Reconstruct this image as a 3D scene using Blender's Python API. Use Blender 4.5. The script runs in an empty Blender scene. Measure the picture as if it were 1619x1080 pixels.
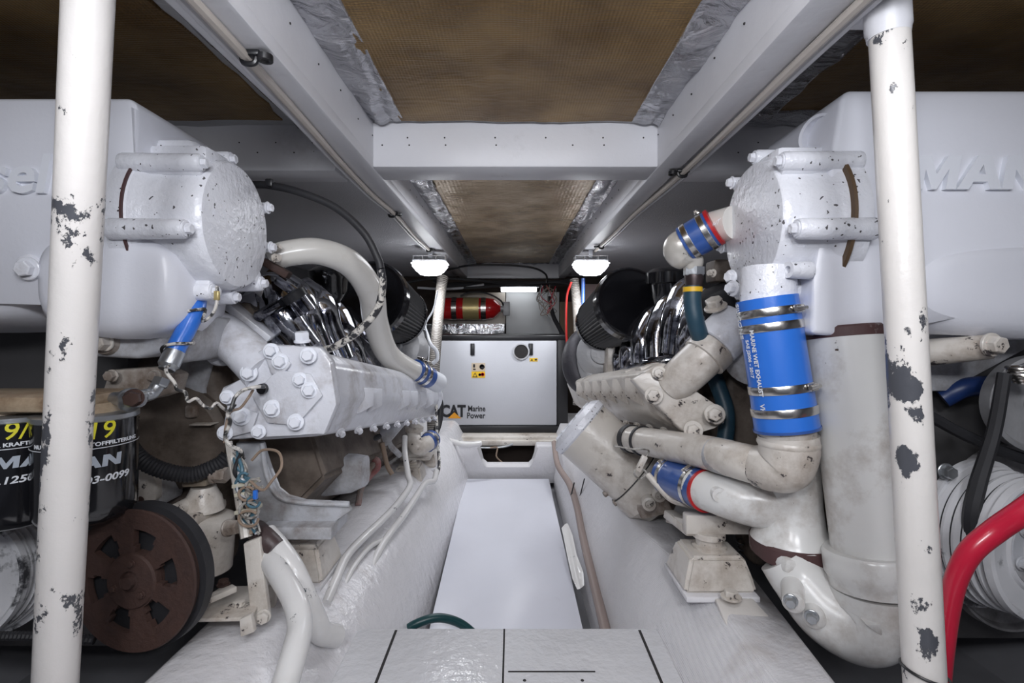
import bpy, bmesh, math, random
from mathutils import Vector, Matrix
random.seed(7)
C = bpy.context.scene.collection
sc = bpy.context.scene
F = 810.0; CX = 809.5; CY = 520.0          # focal length in px, horizon
def P(px, py, Y): return Vector(((px-CX)*Y/F, Y, (CY-py)*Y/F))
def PP(l): return [P(*a) for a in l]

# ---------------------------------------------------------------- camera, world, lights
cam = bpy.data.cameras.new('camera'); camo = bpy.data.objects.new('camera', cam); C.objects.link(camo)
cam.sensor_width = 36; cam.lens = F/1619*36; cam.shift_y = -(540-CY)/1619
camo.rotation_euler = (math.pi/2, 0, 0); cam.clip_start = .01
sc.camera = camo
sc.view_settings.view_transform = 'Standard'; sc.view_settings.look = 'None'
sc.view_settings.gamma = 1; sc.view_settings.use_curve_mapping = False
sc.view_settings.exposure = 0.12
w = bpy.data.worlds.new('world'); sc.world = w; w.use_nodes = True
w.node_tree.nodes['Background'].inputs[0].default_value = (.74, .78, .95, 1)
w.node_tree.nodes['Background'].inputs[1].default_value = .13
def area(name, loc, aim, sx, sy, power, col=(1, .975, .97)):
    l = bpy.data.lights.new(name, 'AREA'); l.shape = 'RECTANGLE'; l.size = sx; l.size_y = sy; l.energy = power; l.color = col
    o = bpy.data.objects.new(name, l); C.objects.link(o); o.location = loc
    o.rotation_euler = (Vector(aim)-Vector(loc)).to_track_quat('-Z', 'Y').to_euler(); return o
area('fill_light', (-.30, -.40, .44), (-.1, 1.6, -.3), .26, .16, 7.5, (.93, .95, 1)); area('fill_light', (.30, -.40, .44), (.1, 1.6, -.3), .26, .16, 7.5, (.93, .95, 1))  # unseen fill lights added behind the camera, no fitting modelled
area('fill_light_side', (-.35, .25, .52), (-1.2, 1.2, -.3), .3, .2, 3.2, (.93, .95, 1))  # added fill towards each engine, not a lamp of the room
area('fill_light_side', (.35, .25, .52), (1.2, 1.2, -.3), .3, .2, 3.2, (.93, .95, 1))
area('fill_light_aft', (0, 2.3, .56), (0, 2.35, -1), .5, .9, 6, (.9, .93, 1))  # added overhead fill for the aft half, no lamp hangs here

# ---------------------------------------------------------------- materials
def nodes(m):
    m.use_nodes = True; nt = m.node_tree; return nt, nt.nodes, nt.links
def M(name, base, rough=.35, metal=0, bump=0, bscale=40, var=.0, dirt=None, dt=.55, dsc=5, chip=None, ct=.62, csc=9, cstretch=1, emit=0, coat=0, dsoft=.12, wave=None, spec=.5, specks=None, spots=None, bdist=.004):
    m = bpy.data.materials.new(name); nt, N, L = nodes(m); b = N['Principled BSDF']
    b.inputs['Roughness'].default_value = rough; b.inputs['Metallic'].default_value = metal
    b.inputs['Specular IOR Level'].default_value = spec
    if coat: b.inputs['Coat Weight'].default_value = coat; b.inputs['Coat Roughness'].default_value = .12
    tc = N.new('ShaderNodeTexCoord'); src = tc.outputs['Object']
    def noise(sc_, det=6, vec=None, rough_=.6):
        n = N.new('ShaderNodeTexNoise'); n.inputs['Scale'].default_value = sc_; n.inputs['Detail'].default_value = det; n.inputs['Roughness'].default_value = rough_
        L.new(vec or src, n.inputs['Vector']); return n.outputs['Fac']
    def ramp(fac, a, bb):
        r = N.new('ShaderNodeMapRange'); r.inputs[1].default_value = a; r.inputs[2].default_value = bb; L.new(fac, r.inputs[0]); return r.outputs[0]
    def mix(fac, a, c):
        x = N.new('ShaderNodeMix'); x.data_type = 'RGBA'; L.new(fac, x.inputs[0])
        for v, s in ((a, 6), (c, 7)):
            if isinstance(v, tuple): x.inputs[s].default_value = (*v, 1)
            else: L.new(v, x.inputs[s])
        return x.outputs[2]
    col = tuple(base)
    if var:
        col = mix(ramp(noise(3.5), .3, .7), tuple(c*(1-var) for c in base), tuple(min(1, c*(1+var*.5)) for c in base))
    if dirt: col = mix(ramp(noise(dsc, 9, None, .68), dt-dsoft, dt+dsoft), col, dirt)
    if specks:
        v = N.new('ShaderNodeTexNoise'); v.inputs['Scale'].default_value = 95; v.inputs['Detail'].default_value = 1; L.new(src, v.inputs['Vector'])
        mm = N.new('ShaderNodeMath'); mm.operation = 'ADD'; L.new(v.outputs['Fac'], mm.inputs[0])
        m3 = N.new('ShaderNodeMath'); m3.operation = 'MULTIPLY'; m3.inputs[1].default_value = .35; L.new(noise(7), m3.inputs[0]); L.new(m3.outputs[0], mm.inputs[1])
        col = mix(ramp(mm.outputs[0], specks, specks+.01), col, (.10, .095, .10))
    cf = None
    if chip:
        mp = N.new('ShaderNodeMapping'); mp.inputs['Scale'].default_value = (1, 1, 1/cstretch); L.new(src, mp.inputs[0])
        a = noise(csc, 12, mp.outputs[0], .72)
        b2 = noise(csc*.33, 2, mp.outputs[0])
        mm = N.new('ShaderNodeMath'); mm.operation = 'ADD'; L.new(a, mm.inputs[0])
        m2 = N.new('ShaderNodeMath'); m2.operation = 'MULTIPLY'; m2.inputs[1].default_value = .6; L.new(b2, m2.inputs[0]); L.new(m2.outputs[0], mm.inputs[1])
        tot = mm.outputs[0]
        if spots:
            ge = N.new('ShaderNodeNewGeometry')
            for sp, sr, amp in spots:
                vd = N.new('ShaderNodeVectorMath'); vd.operation = 'DISTANCE'; L.new(ge.outputs['Position'], vd.inputs[0]); vd.inputs[1].default_value = sp
                mr = N.new('ShaderNodeMapRange'); mr.inputs[1].default_value = sr*1.7; mr.inputs[2].default_value = sr*.5; mr.inputs[3].default_value = 0; mr.inputs[4].default_value = amp*.74; L.new(vd.outputs['Value'], mr.inputs[0])
                ad = N.new('ShaderNodeMath'); ad.operation = 'ADD'; L.new(tot, ad.inputs[0]); L.new(mr.outputs[0], ad.inputs[1]); tot = ad.outputs[0]
        cf = ramp(tot, ct+.3, ct+.308)
        col = mix(cf, col, chip)
    if wave:
        pass
    if isinstance(col, tuple): b.inputs['Base Color'].default_value = (*col, 1)
    else: L.new(col, b.inputs['Base Color'])
    if bump or cf:
        bp = N.new('ShaderNodeBump'); bp.inputs['Strength'].default_value = min(1, bump or .4); bp.inputs['Distance'].default_value = bdist
        L.new(noise(bscale, 4), bp.inputs['Height']); last = bp
        if wave:
            for d in ('X', 'Y', 'Z'):
                wv = N.new('ShaderNodeTexWave'); wv.bands_direction = d; wv.inputs['Scale'].default_value = wave; wv.inputs['Distortion'].default_value = 1.5; wv.inputs['Detail'].default_value = 2; L.new(src, wv.inputs['Vector'])
                b3 = N.new('ShaderNodeBump'); b3.inputs['Strength'].default_value = .3; b3.inputs['Distance'].default_value = .0015; L.new(wv.outputs['Fac'], b3.inputs['Height']); L.new(last.outputs[0], b3.inputs['Normal']); last = b3
        if cf:
            b4 = N.new('ShaderNodeBump'); b4.invert = True; b4.inputs['Strength'].default_value = .7; b4.inputs['Distance'].default_value = .002; L.new(cf, b4.inputs['Height']); L.new(last.outputs[0], b4.inputs['Normal']); last = b4
        L.new(last.outputs[0], b.inputs['Normal'])
    if emit:
        b.inputs['Emission Color'].default_value = (*base, 1); b.inputs['Emission Strength'].default_value = emit
    return m
WH = M('white_gloss_paint', (.72, .73, .78), .2, bump=.5, bscale=34, var=.06, dirt=(.34, .31, .30), dt=.64, dsc=7, specks=None)
WHS = M('white_speckled_paint', (.74, .75, .80), .2, bump=.8, bscale=55, var=.05, specks=.895)
WHT = M('tank_white_paint', (.76, .77, .83), .3, bump=.10, bscale=90, var=.03)
WHX = M('lettering_white_paint', (.80, .82, .88), .3, bump=.1, bscale=60)
CR = M('cream_paint', (.63, .59, .54), .3, bump=.4, bscale=34, var=.08, dirt=(.28, .22, .17), dt=.61, dsc=6, chip=(.06, .05, .05), ct=.665, csc=34)
CRD = M('dirty_cream_casting', (.44, .40, .36), .45, bump=.5, bscale=18, var=.15, dirt=(.13, .09, .065), dt=.53, dsc=9, dsoft=.12)
GRM = M('grimy_brown_casting', (.21, .17, .14), .6, bump=.6, bscale=14, var=.25, dirt=(.05, .035, .025), dt=.5, dsc=7, dsoft=.15)
GRB = M('grey_painted_metal', (.50, .51, .54), .4, bump=.4, bscale=40, var=.1, dirt=(.16, .13, .11), dt=.60, dsc=7)
POL = M('chipped_pole_paint', (.71, .68, .655), .28, bump=.35, bscale=26, var=.06, chip=(.075, .078, .09), ct=.665, csc=24, cstretch=1.4, spots=[(P(104, 330, .70), .032, .25), (P(100, 372, .71), .02, .2), (P(118, 395, .69), .028, .10), (P(100, 440, .71), .035, .12), (P(112, 500, .70), .03, .06), (P(92, 690, .74), .018, .27), (P(88, 722, .745), .018, .27), (P(84, 765, .75), .014, .27), (P(75, 815, .76), .010, .27), (P(77, 850, .755), .012, .27), (P(85, 985, .77), .035, .15), (P(70, 1040, .78), .02, .2)])
POR = M('chipped_pole_paint_right', (.70, .67, .64), .28, bump=.35, bscale=26, var=.06, chip=(.075, .078, .09), ct=.665, csc=24, cstretch=1.4, spots=[(P(1434, 600, .725), .022, .27), (P(1440, 628, .72), .018, .25), (P(1452, 660, .72), .014, .25), (P(1436, 723, .72), .020, .28), (P(1450, 750, .72), .025, .30), (P(1470, 870, .715), .012, .2), (P(1468, 905, .71), .035, .07), (P(1462, 960, .71), .02, .2), (P(1470, 1000, .71), .026, .28), (P(1478, 1035, .71), .024, .28), (P(1410, 60, .74), .03, .1), (P(1440, 400, .73), .05, .04)])
PIPE = M('cream_pipe_paint', (.70, .68, .64), .22, bump=.06, bscale=12, var=.06, dirt=(.40, .34, .28), dt=.73, dsc=4, chip=(.05, .045, .04), ct=.74, csc=40)
BIG = M('white_pipe_paint', (.70, .695, .68), .25, bump=.08, bscale=14, var=.05, dirt=(.34, .29, .25), dt=.63, dsc=6, chip=(.08, .05, .04), ct=.72, csc=30)
BEAM = M('white_beam_paint', (.66, .66, .69), .4, bump=.3, bscale=22, var=.05, dirt=(.40, .39, .39), dt=.72, dsc=3, chip=(.1, .1, .1), ct=.77, csc=34)
LIN = M('textured_white_headliner', (.60, .60, .63), .55, bump=.8, bscale=160, var=.05)
FGL = M('fibreglass_white_paint', (.70, .69, .71), .33, bdist=.008, bump=.6, bscale=26, var=.06, wave=140, dirt=(.42, .36, .33), dt=.74, dsc=3)
FGG = M('glossy_white_stringer_paint', (.73, .72, .74), .2, bump=.9, bdist=.0055, bscale=30, var=.05, dirt=(.4, .34, .3), dt=.74, dsc=4)
FLO = M('glossy_deck_paint', (.70, .70, .72), .12, bump=1, bscale=30, var=.04, dirt=(.45, .41, .38), dt=.76, dsc=4)
BRD = M('smooth_white_board', (.72, .73, .80), .3, bump=.08, bscale=70, var=.03, dirt=(.5, .5, .56), dt=.76, dsc=6)
HUL = M('grey_hull_paint', (.20, .20, .215), .6, bump=.3, bscale=14, var=.2)
DRK = M('dark_void', (.02, .018, .018), .8, bump=.4)
BLK = M('black_plastic', (.012, .012, .014), .35, bump=.05)
BLR = M('black_rubber', (.02, .02, .023), .55, bump=.15, bscale=60)
BLF = M('black_filter_paint', (.008, .008, .010), .12, coat=.6)
PLT = M('black_pleated_gauze', (.008, .008, .009), .5)
RUST = M('rusty_iron', (.055, .026, .019), .75, bump=.6, bscale=70, var=.3, dirt=(.035, .018, .015), dt=.55, dsc=9)
CHR = M('polished_chrome', (.52, .53, .57), .09, metal=1, bump=.25, bscale=16, dirt=(.05, .05, .07), dt=.56, dsc=7, dsoft=.05)
STL = M('stainless_steel', (.62, .60, .57), .24, metal=1, bump=.08)
ZNC = M('zinc_fitting', (.48, .50, .52), .35, metal=.9, bump=.3)
GRT = M('grey_cast_aluminium', (.36, .36, .37), .5, metal=.4, bump=.5, bscale=50)
BLU = M('blue_silicone', (.028, .16, .62), .3, bump=.12, bscale=20, coat=.3)
BLD = M('dark_blue_silicone', (.03, .085, .30), .32, bump=.1, coat=.3)
TEA = M('dark_teal_hose', (.018, .055, .085), .45, bump=.1)
GRN = M('green_hose', (.008, .05, .055), .35)
RED = M('red_hose', (.50, .012, .04), .28, bump=.06, coat=.3)
RDB = M('red_bottle_paint', (.50, .01, .012), .2, coat=.4)
RDR = M('red_silicone_edge', (.42, .012, .015), .4)
YEL = M('yellow_marker', (.72, .66, .03), .5)
YLW = M('yellow_warning', (.80, .50, .02), .5)
ORG = M('orange_triangle', (.80, .34, .02), .5)
WHP = M('white_print', (.72, .74, .78), .5)
GRP = M('grey_blue_print', (.40, .44, .50), .4)
INK = M('black_print', (.012, .012, .015), .5)
TAN = M('tan_filter_head', (.42, .33, .23), .4, bump=.4, bscale=22, var=.2, dirt=(.15, .09, .05), dt=.58, dsc=9)
BRN = M('brown_ribbed_hose', (.28, .22, .20), .45, bump=.2)
BRS = M('brass_label', (.55, .44, .20), .35, metal=.5, bump=.3, bscale=60)
DRS = M('dark_rusty_flange', (.075, .035, .035), .6, bump=.6, bscale=24, dirt=(.5, .48, .46), dt=.64, dsc=9, dsoft=.03)
GEN = M('generator_grey_white', (.52, .53, .57), .45, bump=.1, bscale=150, var=.03)
PEEL = M('peeling_cable_sheath', (.03, .03, .035), .4, bump=.3, dirt=(.62, .59, .54), dt=.50, dsc=45, dsoft=.02)
WIR = M('white_wire', (.48, .46, .43), .4, dirt=(.08, .07, .06), dt=.5, dsc=30); WIB = M('teal_wire', (.07, .15, .20), .4); WIT = M('tan_wire', (.26, .19, .14), .5)
PVC = M('white_hose_paint', (.72, .71, .70), .2, bump=.25, bscale=26, var=.05, chip=(.04, .06, .08), ct=.68, csc=26)
LAMP = M('lamp_diffuser', (.95, .97, 1), .3, emit=6)
TUBE = M('fluorescent_tube', (.93, .97, 1), .3, emit=3)
CAV = M('cavity_brown', (.05, .035, .028), .8, bump=.6, bscale=12)
PNK = M('pink_panel', (.55, .40, .38), .5)
# rope-wrapped post: cream braid
def braid():
    m = bpy.data.materials.new('braided_sleeve'); nt, N, L = nodes(m); b = N['Principled BSDF']; b.inputs['Roughness'].default_value = .6
    tc = N.new('ShaderNodeTexCoord'); br = N.new('ShaderNodeTexBrick'); L.new(tc.outputs['UV'], br.inputs['Vector'])
    br.inputs['Color1'].default_value = (.34, .32, .29, 1); br.inputs['Color2'].default_value = (.2, .185, .17, 1); br.inputs['Mortar'].default_value = (.07, .06, .055, 1)
    br.inputs['Scale'].default_value = 1; br.inputs['Brick Width'].default_value = .12; br.inputs['Row Height'].default_value = .012; br.inputs['Mortar Size'].default_value = .003
    L.new(br.outputs['Color'], b.inputs['Base Color'])
    bp = N.new('ShaderNodeBump'); bp.inputs['Distance'].default_value = .002; L.new(br.outputs['Fac'], bp.inputs['Height']); bp.invert = True; L.new(bp.outputs[0], b.inputs['Normal'])
    return m
BRA = braid()
def foil(name, c1, c2, metal, rough, s1, dist, weave):
    m = bpy.data.materials.new(name); nt, N, L = nodes(m); b = N['Principled BSDF']
    b.inputs['Metallic'].default_value = metal; b.inputs['Roughness'].default_value = rough
    tc = N.new('ShaderNodeTexCoord'); src = tc.outputs['Object']
    mp = N.new('ShaderNodeMapping'); mp.inputs['Scale'].default_value = (1, 2.2, 1); L.new(src, mp.inputs[0])
    n = N.new('ShaderNodeTexNoise'); n.inputs['Scale'].default_value = s1; n.inputs['Detail'].default_value = 8; n.inputs['Distortion'].default_value = 1.2; L.new(mp.outputs[0], n.inputs['Vector'])
    n2 = N.new('ShaderNodeTexNoise'); n2.inputs['Scale'].default_value = 5; n2.inputs['Detail'].default_value = 10; L.new(src, n2.inputs['Vector'])
    r = N.new('ShaderNodeMapRange'); r.inputs[1].default_value = .32; r.inputs[2].default_value = .68; L.new(n2.outputs['Fac'], r.inputs[0])
    x = N.new('ShaderNodeMix'); x.data_type = 'RGBA'; L.new(r.outputs[0], x.inputs[0]); x.inputs[6].default_value = (*c1, 1); x.inputs[7].default_value = (*c2, 1)
    L.new(x.outputs[2], b.inputs['Base Color'])
    bp = N.new('ShaderNodeBump'); bp.inputs['Strength'].default_value = .9; bp.inputs['Distance'].default_value = dist; L.new(n.outputs['Fac'], bp.inputs['Height']); last = bp
    if weave:
        for d in ('X', 'Y'):
            wv = N.new('ShaderNodeTexWave'); wv.bands_direction = d; wv.inputs['Scale'].default_value = weave; wv.inputs['Distortion'].default_value = .8; L.new(src, wv.inputs['Vector'])
            b3 = N.new('ShaderNodeBump'); b3.inputs['Strength'].default_value = .5; b3.inputs['Distance'].default_value = .0012; L.new(wv.outputs['Fac'], b3.inputs['Height']); L.new(last.outputs[0], b3.inputs['Normal']); last = b3
    L.new(last.outputs[0], b.inputs['Normal']); return m
FBR = foil('brown_gauze_insulation', (.14, .078, .024), (.32, .205, .085), .35, .45, 9, .006, 42)
FBA = foil('lamplit_golden_foil', (.42, .31, .19), (.72, .58, .42), .4, .26, 14, .014, 20)  # golden foil, with the glow of the lamps put into its brighter colour
FSL = foil('silver_foil_tape', (.40, .40, .42), (.72, .72, .75), 1, .13, 8, .03, 0)
FWH = foil('painted_foil_tape', (.42, .42, .43), (.55, .55, .56), .2, .35, 14, .006, 0)

# ---------------------------------------------------------------- mesh helpers
WL = {}                                     # world location of every object made
def mesh_obj(name, bm, mat, parent=None, label=None, sharp=35):
    bmesh.ops.remove_doubles(bm, verts=bm.verts, dist=1e-6)
    bmesh.ops.recalc_face_normals(bm, faces=bm.faces)
    me = bpy.data.meshes.new(name); lo = Vector((1e9,)*3); hi = -lo
    for v in bm.verts:
        for i in range(3): lo[i] = min(lo[i], v.co[i]); hi[i] = max(hi[i], v.co[i])
    c = (lo+hi)/2
    for v in bm.verts: v.co -= c
    bm.to_mesh(me); bm.free()
    me.shade_smooth(); me.set_sharp_from_angle(angle=math.radians(sharp))
    for m in (mat if isinstance(mat, (list, tuple)) else [mat]): me.materials.append(m)
    o = bpy.data.objects.new(name, me); C.objects.link(o)
    o.location = c
    if parent: o.parent = parent; o.location = c-WL[parent.name]
    WL[o.name] = c.copy()
    if label: o['label'] = label
    return o
def thing(name, label, cat, loc, group=None):
    o = bpy.data.objects.new(name, None); C.objects.link(o); o.location = loc; o.empty_display_size = .05
    o['label'] = label; o['category'] = cat
    if group: o['group'] = group
    WL[o.name] = Vector(loc); return o
def single(name, bm, mat, label, cat, group=None):
    o = mesh_obj(name, bm, mat); o['label'] = label; o['category'] = cat
    if group: o['group'] = group
    return o
def struct(name, bm, mat, sharp=35):
    o = mesh_obj(name, bm, mat, sharp=sharp); o['kind'] = 'structure'; return o
def copy_tree(o, delta, parent=None):       # a moved copy of a thing with copies of its parts and sub-parts
    c = o.copy(); C.objects.link(c); WL[c.name] = WL[o.name]+delta
    if parent: c.parent = parent
    else: c.location = o.location+delta
    for ch in list(o.children): copy_tree(ch, delta, c)
    return c
def B(): return bmesh.new()
def frame(ax):
    ax = Vector(ax).normalized(); u = ax.cross(Vector((0, 0, 1)))
    if u.length < .05: u = ax.cross(Vector((0, 1, 0)))
    u.normalize(); return ax, u, ax.cross(u)
def smooth(pts, k=8):
    if len(pts) < 3: return list(pts)
    q = [pts[0]*2-pts[1]]+list(pts)+[pts[-1]*2-pts[-2]]; out = []
    for i in range(1, len(q)-2):
        a, b, c, d = q[i-1:i+3]
        for j in range(k):
            t = j/k
            out.append(.5*((2*b)+(c-a)*t+(2*a-5*b+4*c-d)*t*t+(3*b-a-3*c+d)*t**3))
    out.append(q[-2]); return out
def tube(bm, pts, r, n=14, k=8, sm=True, caps=True, ribs=None):
    """tube along pts; r a number or a list per given point; ribs=(period, depth) makes it corrugated"""
    pts = [Vector(p) for p in pts]; m = len(pts)
    rr = list(r) if isinstance(r, (list, tuple)) else [r]*m
    if sm and m > 2:
        q = smooth(pts, k); R = []
        for i in range(m-1):
            for j in range(k): R.append(rr[i]+(rr[i+1]-rr[i])*j/k)
        R.append(rr[-1])
    else: q, R = pts, rr
    if ribs:
        per, dep = ribs; tot = [0]
        for i in range(1, len(q)): tot.append(tot[-1]+(q[i]-q[i-1]).length)
        cnt = max(2, int(tot[-1]/per))*2; q2 = []; R2 = []
        for c in range(cnt+1):
            s = tot[-1]*c/cnt; i = 0
            while i < len(q)-2 and tot[i+1] < s: i += 1
            t = (s-tot[i])/max(1e-9, tot[i+1]-tot[i]); q2.append(q[i].lerp(q[i+1], t)); R2.append(R[i]+(R[i+1]-R[i])*t-(dep if c % 2 else 0))
        q, R = q2, R2
    t0 = (q[1]-q[0]).normalized(); _, u, _v = frame(t0); rings = []
    L = 0; uvl = bm.loops.layers.uv.verify(); Ls = []
    for i, p in enumerate(q):
        if i: L += (p-q[i-1]).length
        Ls.append(L)
        t = (q[min(i+1, len(q)-1)]-q[max(i-1, 0)]).normalized(); u = (u-t*u.dot(t)).normalized(); v = t.cross(u)
        rings.append([bm.verts.new(p+(u*math.cos(2*math.pi*a/n)+v*math.sin(2*math.pi*a/n))*R[i]) for a in range(n)])
    for i in range(len(rings)-1):
        for a in range(n):
            b = (a+1) % n
            f = bm.faces.new((rings[i][a], rings[i][b], rings[i+1][b], rings[i+1][a]))
            for lp, uv in zip(f.loops, ((a/n, Ls[i]), ((a+1)/n, Ls[i]), ((a+1)/n, Ls[i+1]), (a/n, Ls[i+1]))): lp[uvl].uv = uv
    if caps: bm.faces.new(rings[0][::-1]); bm.faces.new(rings[-1])
    return bm
def lathe(bm, o, ax, prof, n=32):
    """prof: [(t along axis, radius)]"""
    o = Vector(o); ax, u, v = frame(ax); rings = []
    for t, r in prof:
        if r < 1e-6: rings.append([bm.verts.new(o+ax*t)])
        else: rings.append([bm.verts.new(o+ax*t+(u*math.cos(2*math.pi*a/n)+v*math.sin(2*math.pi*a/n))*r) for a in range(n)])
    for i in range(len(rings)-1):
        A, Bq = rings[i], rings[i+1]
        for a in range(n):
            b = (a+1) % n
            if len(A) == 1 and len(Bq) == 1: continue
            if len(A) == 1: bm.faces.new((A[0], Bq[b], Bq[a]))
            elif len(Bq) == 1: bm.faces.new((A[a], A[b], Bq[0]))
            else: bm.faces.new((A[a], A[b], Bq[b], Bq[a]))
    if len(rings[0]) > 1: bm.faces.new(rings[0][::-1])
    if len(rings[-1]) > 1: bm.faces.new(rings[-1])
    return bm
def bev(bm, geom_faces, w, seg=2):
    es = list({e for f in geom_faces for e in f.edges})
    bmesh.ops.bevel(bm, geom=es, offset=w, segments=seg, profile=.5, affect='EDGES', clamp_overlap=True)
def box(bm, lo, hi, bevel=0, mtx=None, seg=2):
    lo = Vector(lo); hi = Vector(hi)
    vs = [bm.verts.new((x, y, z)) for x in (lo.x, hi.x) for y in (lo.y, hi.y) for z in (lo.z, hi.z)]
    if mtx is not None:
        for v in vs: v.co = mtx @ v.co
    fs = [bm.faces.new([vs[i] for i in q]) for q in ((0, 1, 3, 2), (4, 6, 7, 5), (0, 4, 5, 1), (2, 3, 7, 6), (0, 2, 6, 4), (1, 5, 7, 3))]
    if bevel: bev(bm, fs, bevel, seg)
    return bm
def obox(bm, c, ax, up, l, w, h, bevel=0):
    """box centred c, length l along ax, w sideways, h along up"""
    ax = Vector(ax).normalized(); up = Vector(up); s = ax.cross(up).normalized(); up = s.cross(ax)
    m = Matrix.Translation(Vector(c)) @ Matrix((ax, s, up)).transposed().to_4x4()
    return box(bm, (-l/2, -w/2, -h/2), (l/2, w/2, h/2), bevel, m)
def prism(bm, poly, vec, bevel=0, seg=2, scale=1.0):
    """poly: world points (flat outline), extruded along vec"""
    vec = Vector(vec); poly = [Vector(p) for p in poly]; c = sum(poly, Vector())/len(poly)
    a = [bm.verts.new(p) for p in poly]; b = [bm.verts.new(c+(p-c)*scale+vec) for p in poly]
    fs = [bm.faces.new(a[::-1]), bm.faces.new(b)]
    for i in range(len(a)):
        j = (i+1) % len(a); fs.append(bm.faces.new((a[i], a[j], b[j], b[i])))
    if bevel: bev(bm, fs, bevel, seg)
    return bm
def loft(bm, secs, closed=True, caps=True):
    r = [[bm.verts.new(p) for p in s] for s in secs]; n = len(r[0])
    for i in range(len(r)-1):
        for a in range(n if closed else n-1):
            b = (a+1) % n; bm.faces.new((r[i][a], r[i][b], r[i+1][b], r[i+1][a]))
    if caps and closed: bm.faces.new(r[0][::-1]); bm.faces.new(r[-1])
    return bm
def rrect(c, u, v, a, b, k=.3, n=24):
    """rounded-rectangle ring (superellipse), half sizes a,b"""
    out = []
    for i in range(n):
        t = 2*math.pi*i/n; x = math.copysign(abs(math.cos(t))**k, math.cos(t)); y = math.copysign(abs(math.sin(t))**k, math.sin(t))
        out.append(Vector(c)+Vector(u)*a*x+Vector(v)*b*y)
    return out
def bolt_bm(pos, ax, r=.012, h=.010, washer=1.55):
    bm = B(); pos = Vector(pos); ax = Vector(ax).normalized()
    if washer: lathe(bm, pos, ax, [(0, r*washer), (r*.22, r*washer), (r*.3, r*washer*.93)], 20)
    a, u, v = frame(ax); s = pos+a*r*.28; rot = random.random()
    ring = lambda t, rr: [bm.verts.new(s+a*t+(u*math.cos(rot+math.pi*i/3)+v*math.sin(rot+math.pi*i/3))*rr) for i in range(6)]
    q = [ring(0, r), ring(h*.85, r), ring(h, r*.86)]
    for i in range(2):
        for j in range(6): bm.faces.new((q[i][j], q[i][(j+1) % 6], q[i+1][(j+1) % 6], q[i+1][j]))
    bm.faces.new(q[0][::-1]); bm.faces.new(q[2]); return bm
def bolts(lst, ax, r, mat, parent, h=None, washer=1.55, name='bolt'):
    for p in lst: mesh_obj(name, bolt_bm(p, ax, r, h or r*.95, washer), mat, parent, sharp=20)
def clamp(p, ax, r, w, parent, screw_dir, mat=None, name='clamp'):
    mat = mat or STL; a, u, v = frame(ax); p = Vector(p)
    bm = B(); lathe(bm, p-a*w/2, a, [(0, r), (0, r*1.01+.0008), (w*.08, r*1.01+.0014), (w*.92, r*1.01+.0014), (w, r*1.01+.0008), (w, r)], 36)
    c = mesh_obj(name, bm, mat, parent, sharp=25)
    if screw_dir is not None:
        d = Vector(screw_dir); d = (d-a*d.dot(a)).normalized(); t = a.cross(d)
        bm = B(); q = p+d*(r*1.03+w*.28)
        obox(bm, q, t, d, w*1.5, w*.85, w*.45, w*.08)
        tube(bm, [q-t*w*1.15+d*w*.15, q+t*w*.95+d*w*.15], w*.27, 10, sm=False)
        for i in range(6): obox(bm, q+t*w*(-.55+.22*i)+d*w*.26, a, d, w*.6, w*.09, w*.1)
        mesh_obj('screw_housing', bm, mat, c)
    return c
def text(name, body, size, mat, parent, origin, right, up, ext=.0006, shear=0, bold=0, sx=1, wrap=None, space=1, label=None):
    cu = bpy.data.curves.new('t', 'FONT'); cu.body = body; cu.size = size; cu.extrude = ext; cu.shear = shear; cu.offset = bold; cu.space_character = space
    cu.align_x = 'CENTER'; cu.align_y = 'CENTER'; cu.resolution_u = 3
    o = bpy.data.objects.new('t', cu); me = bpy.data.meshes.new_from_object(o); bpy.data.objects.remove(o)
    bm = B(); bm.from_mesh(me); bpy.data.meshes.remove(me)
    right = Vector(right).normalized(); up = Vector(up).normalized(); nrm = right.cross(up); origin = Vector(origin)
    if wrap:
        for _ in range(2): bmesh.ops.subdivide_edges(bm, edges=[e for e in bm.edges if e.calc_length() > wrap*.16], cuts=1)
        bmesh.ops.triangulate(bm, faces=bm.faces)
    for v in bm.verts:
        x, y, z = v.co.x*sx, v.co.y, v.co.z
        if wrap: t = x/wrap; v.co = origin+(nrm*math.cos(t)+right*math.sin(t))*(wrap+z)+up*y
        else: v.co = origin+right*x+up*y+nrm*z
    return mesh_obj(name, bm, mat, parent, label)
GLY = {'M': [[(0, 0), (0, 1), (.38, 1), (.65, .45), (.92, 1), (1.3, 1), (1.3, 0), (1.0, 0), (1.0, .60), (.72, 0), (.58, 0), (.30, .60), (.30, 0)]],
       'A': [[(0, 0), (.47, 1), (.665, 1), (.665, .74), (.55, .44), (.665, .44), (.665, .22), (.45, .22), (.35, 0)], [(1.33, 0), (.86, 1), (.665, 1), (.665, .74), (.78, .44), (.665, .44), (.665, .22), (.88, .22), (.98, 0)]],
       'N': [[(0, 0), (0, 1), (.36, 1), (.82, .42), (.82, 1), (1.14, 1), (1.14, 0), (.80, 0), (.32, .58), (.32, 0)]]}
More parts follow.
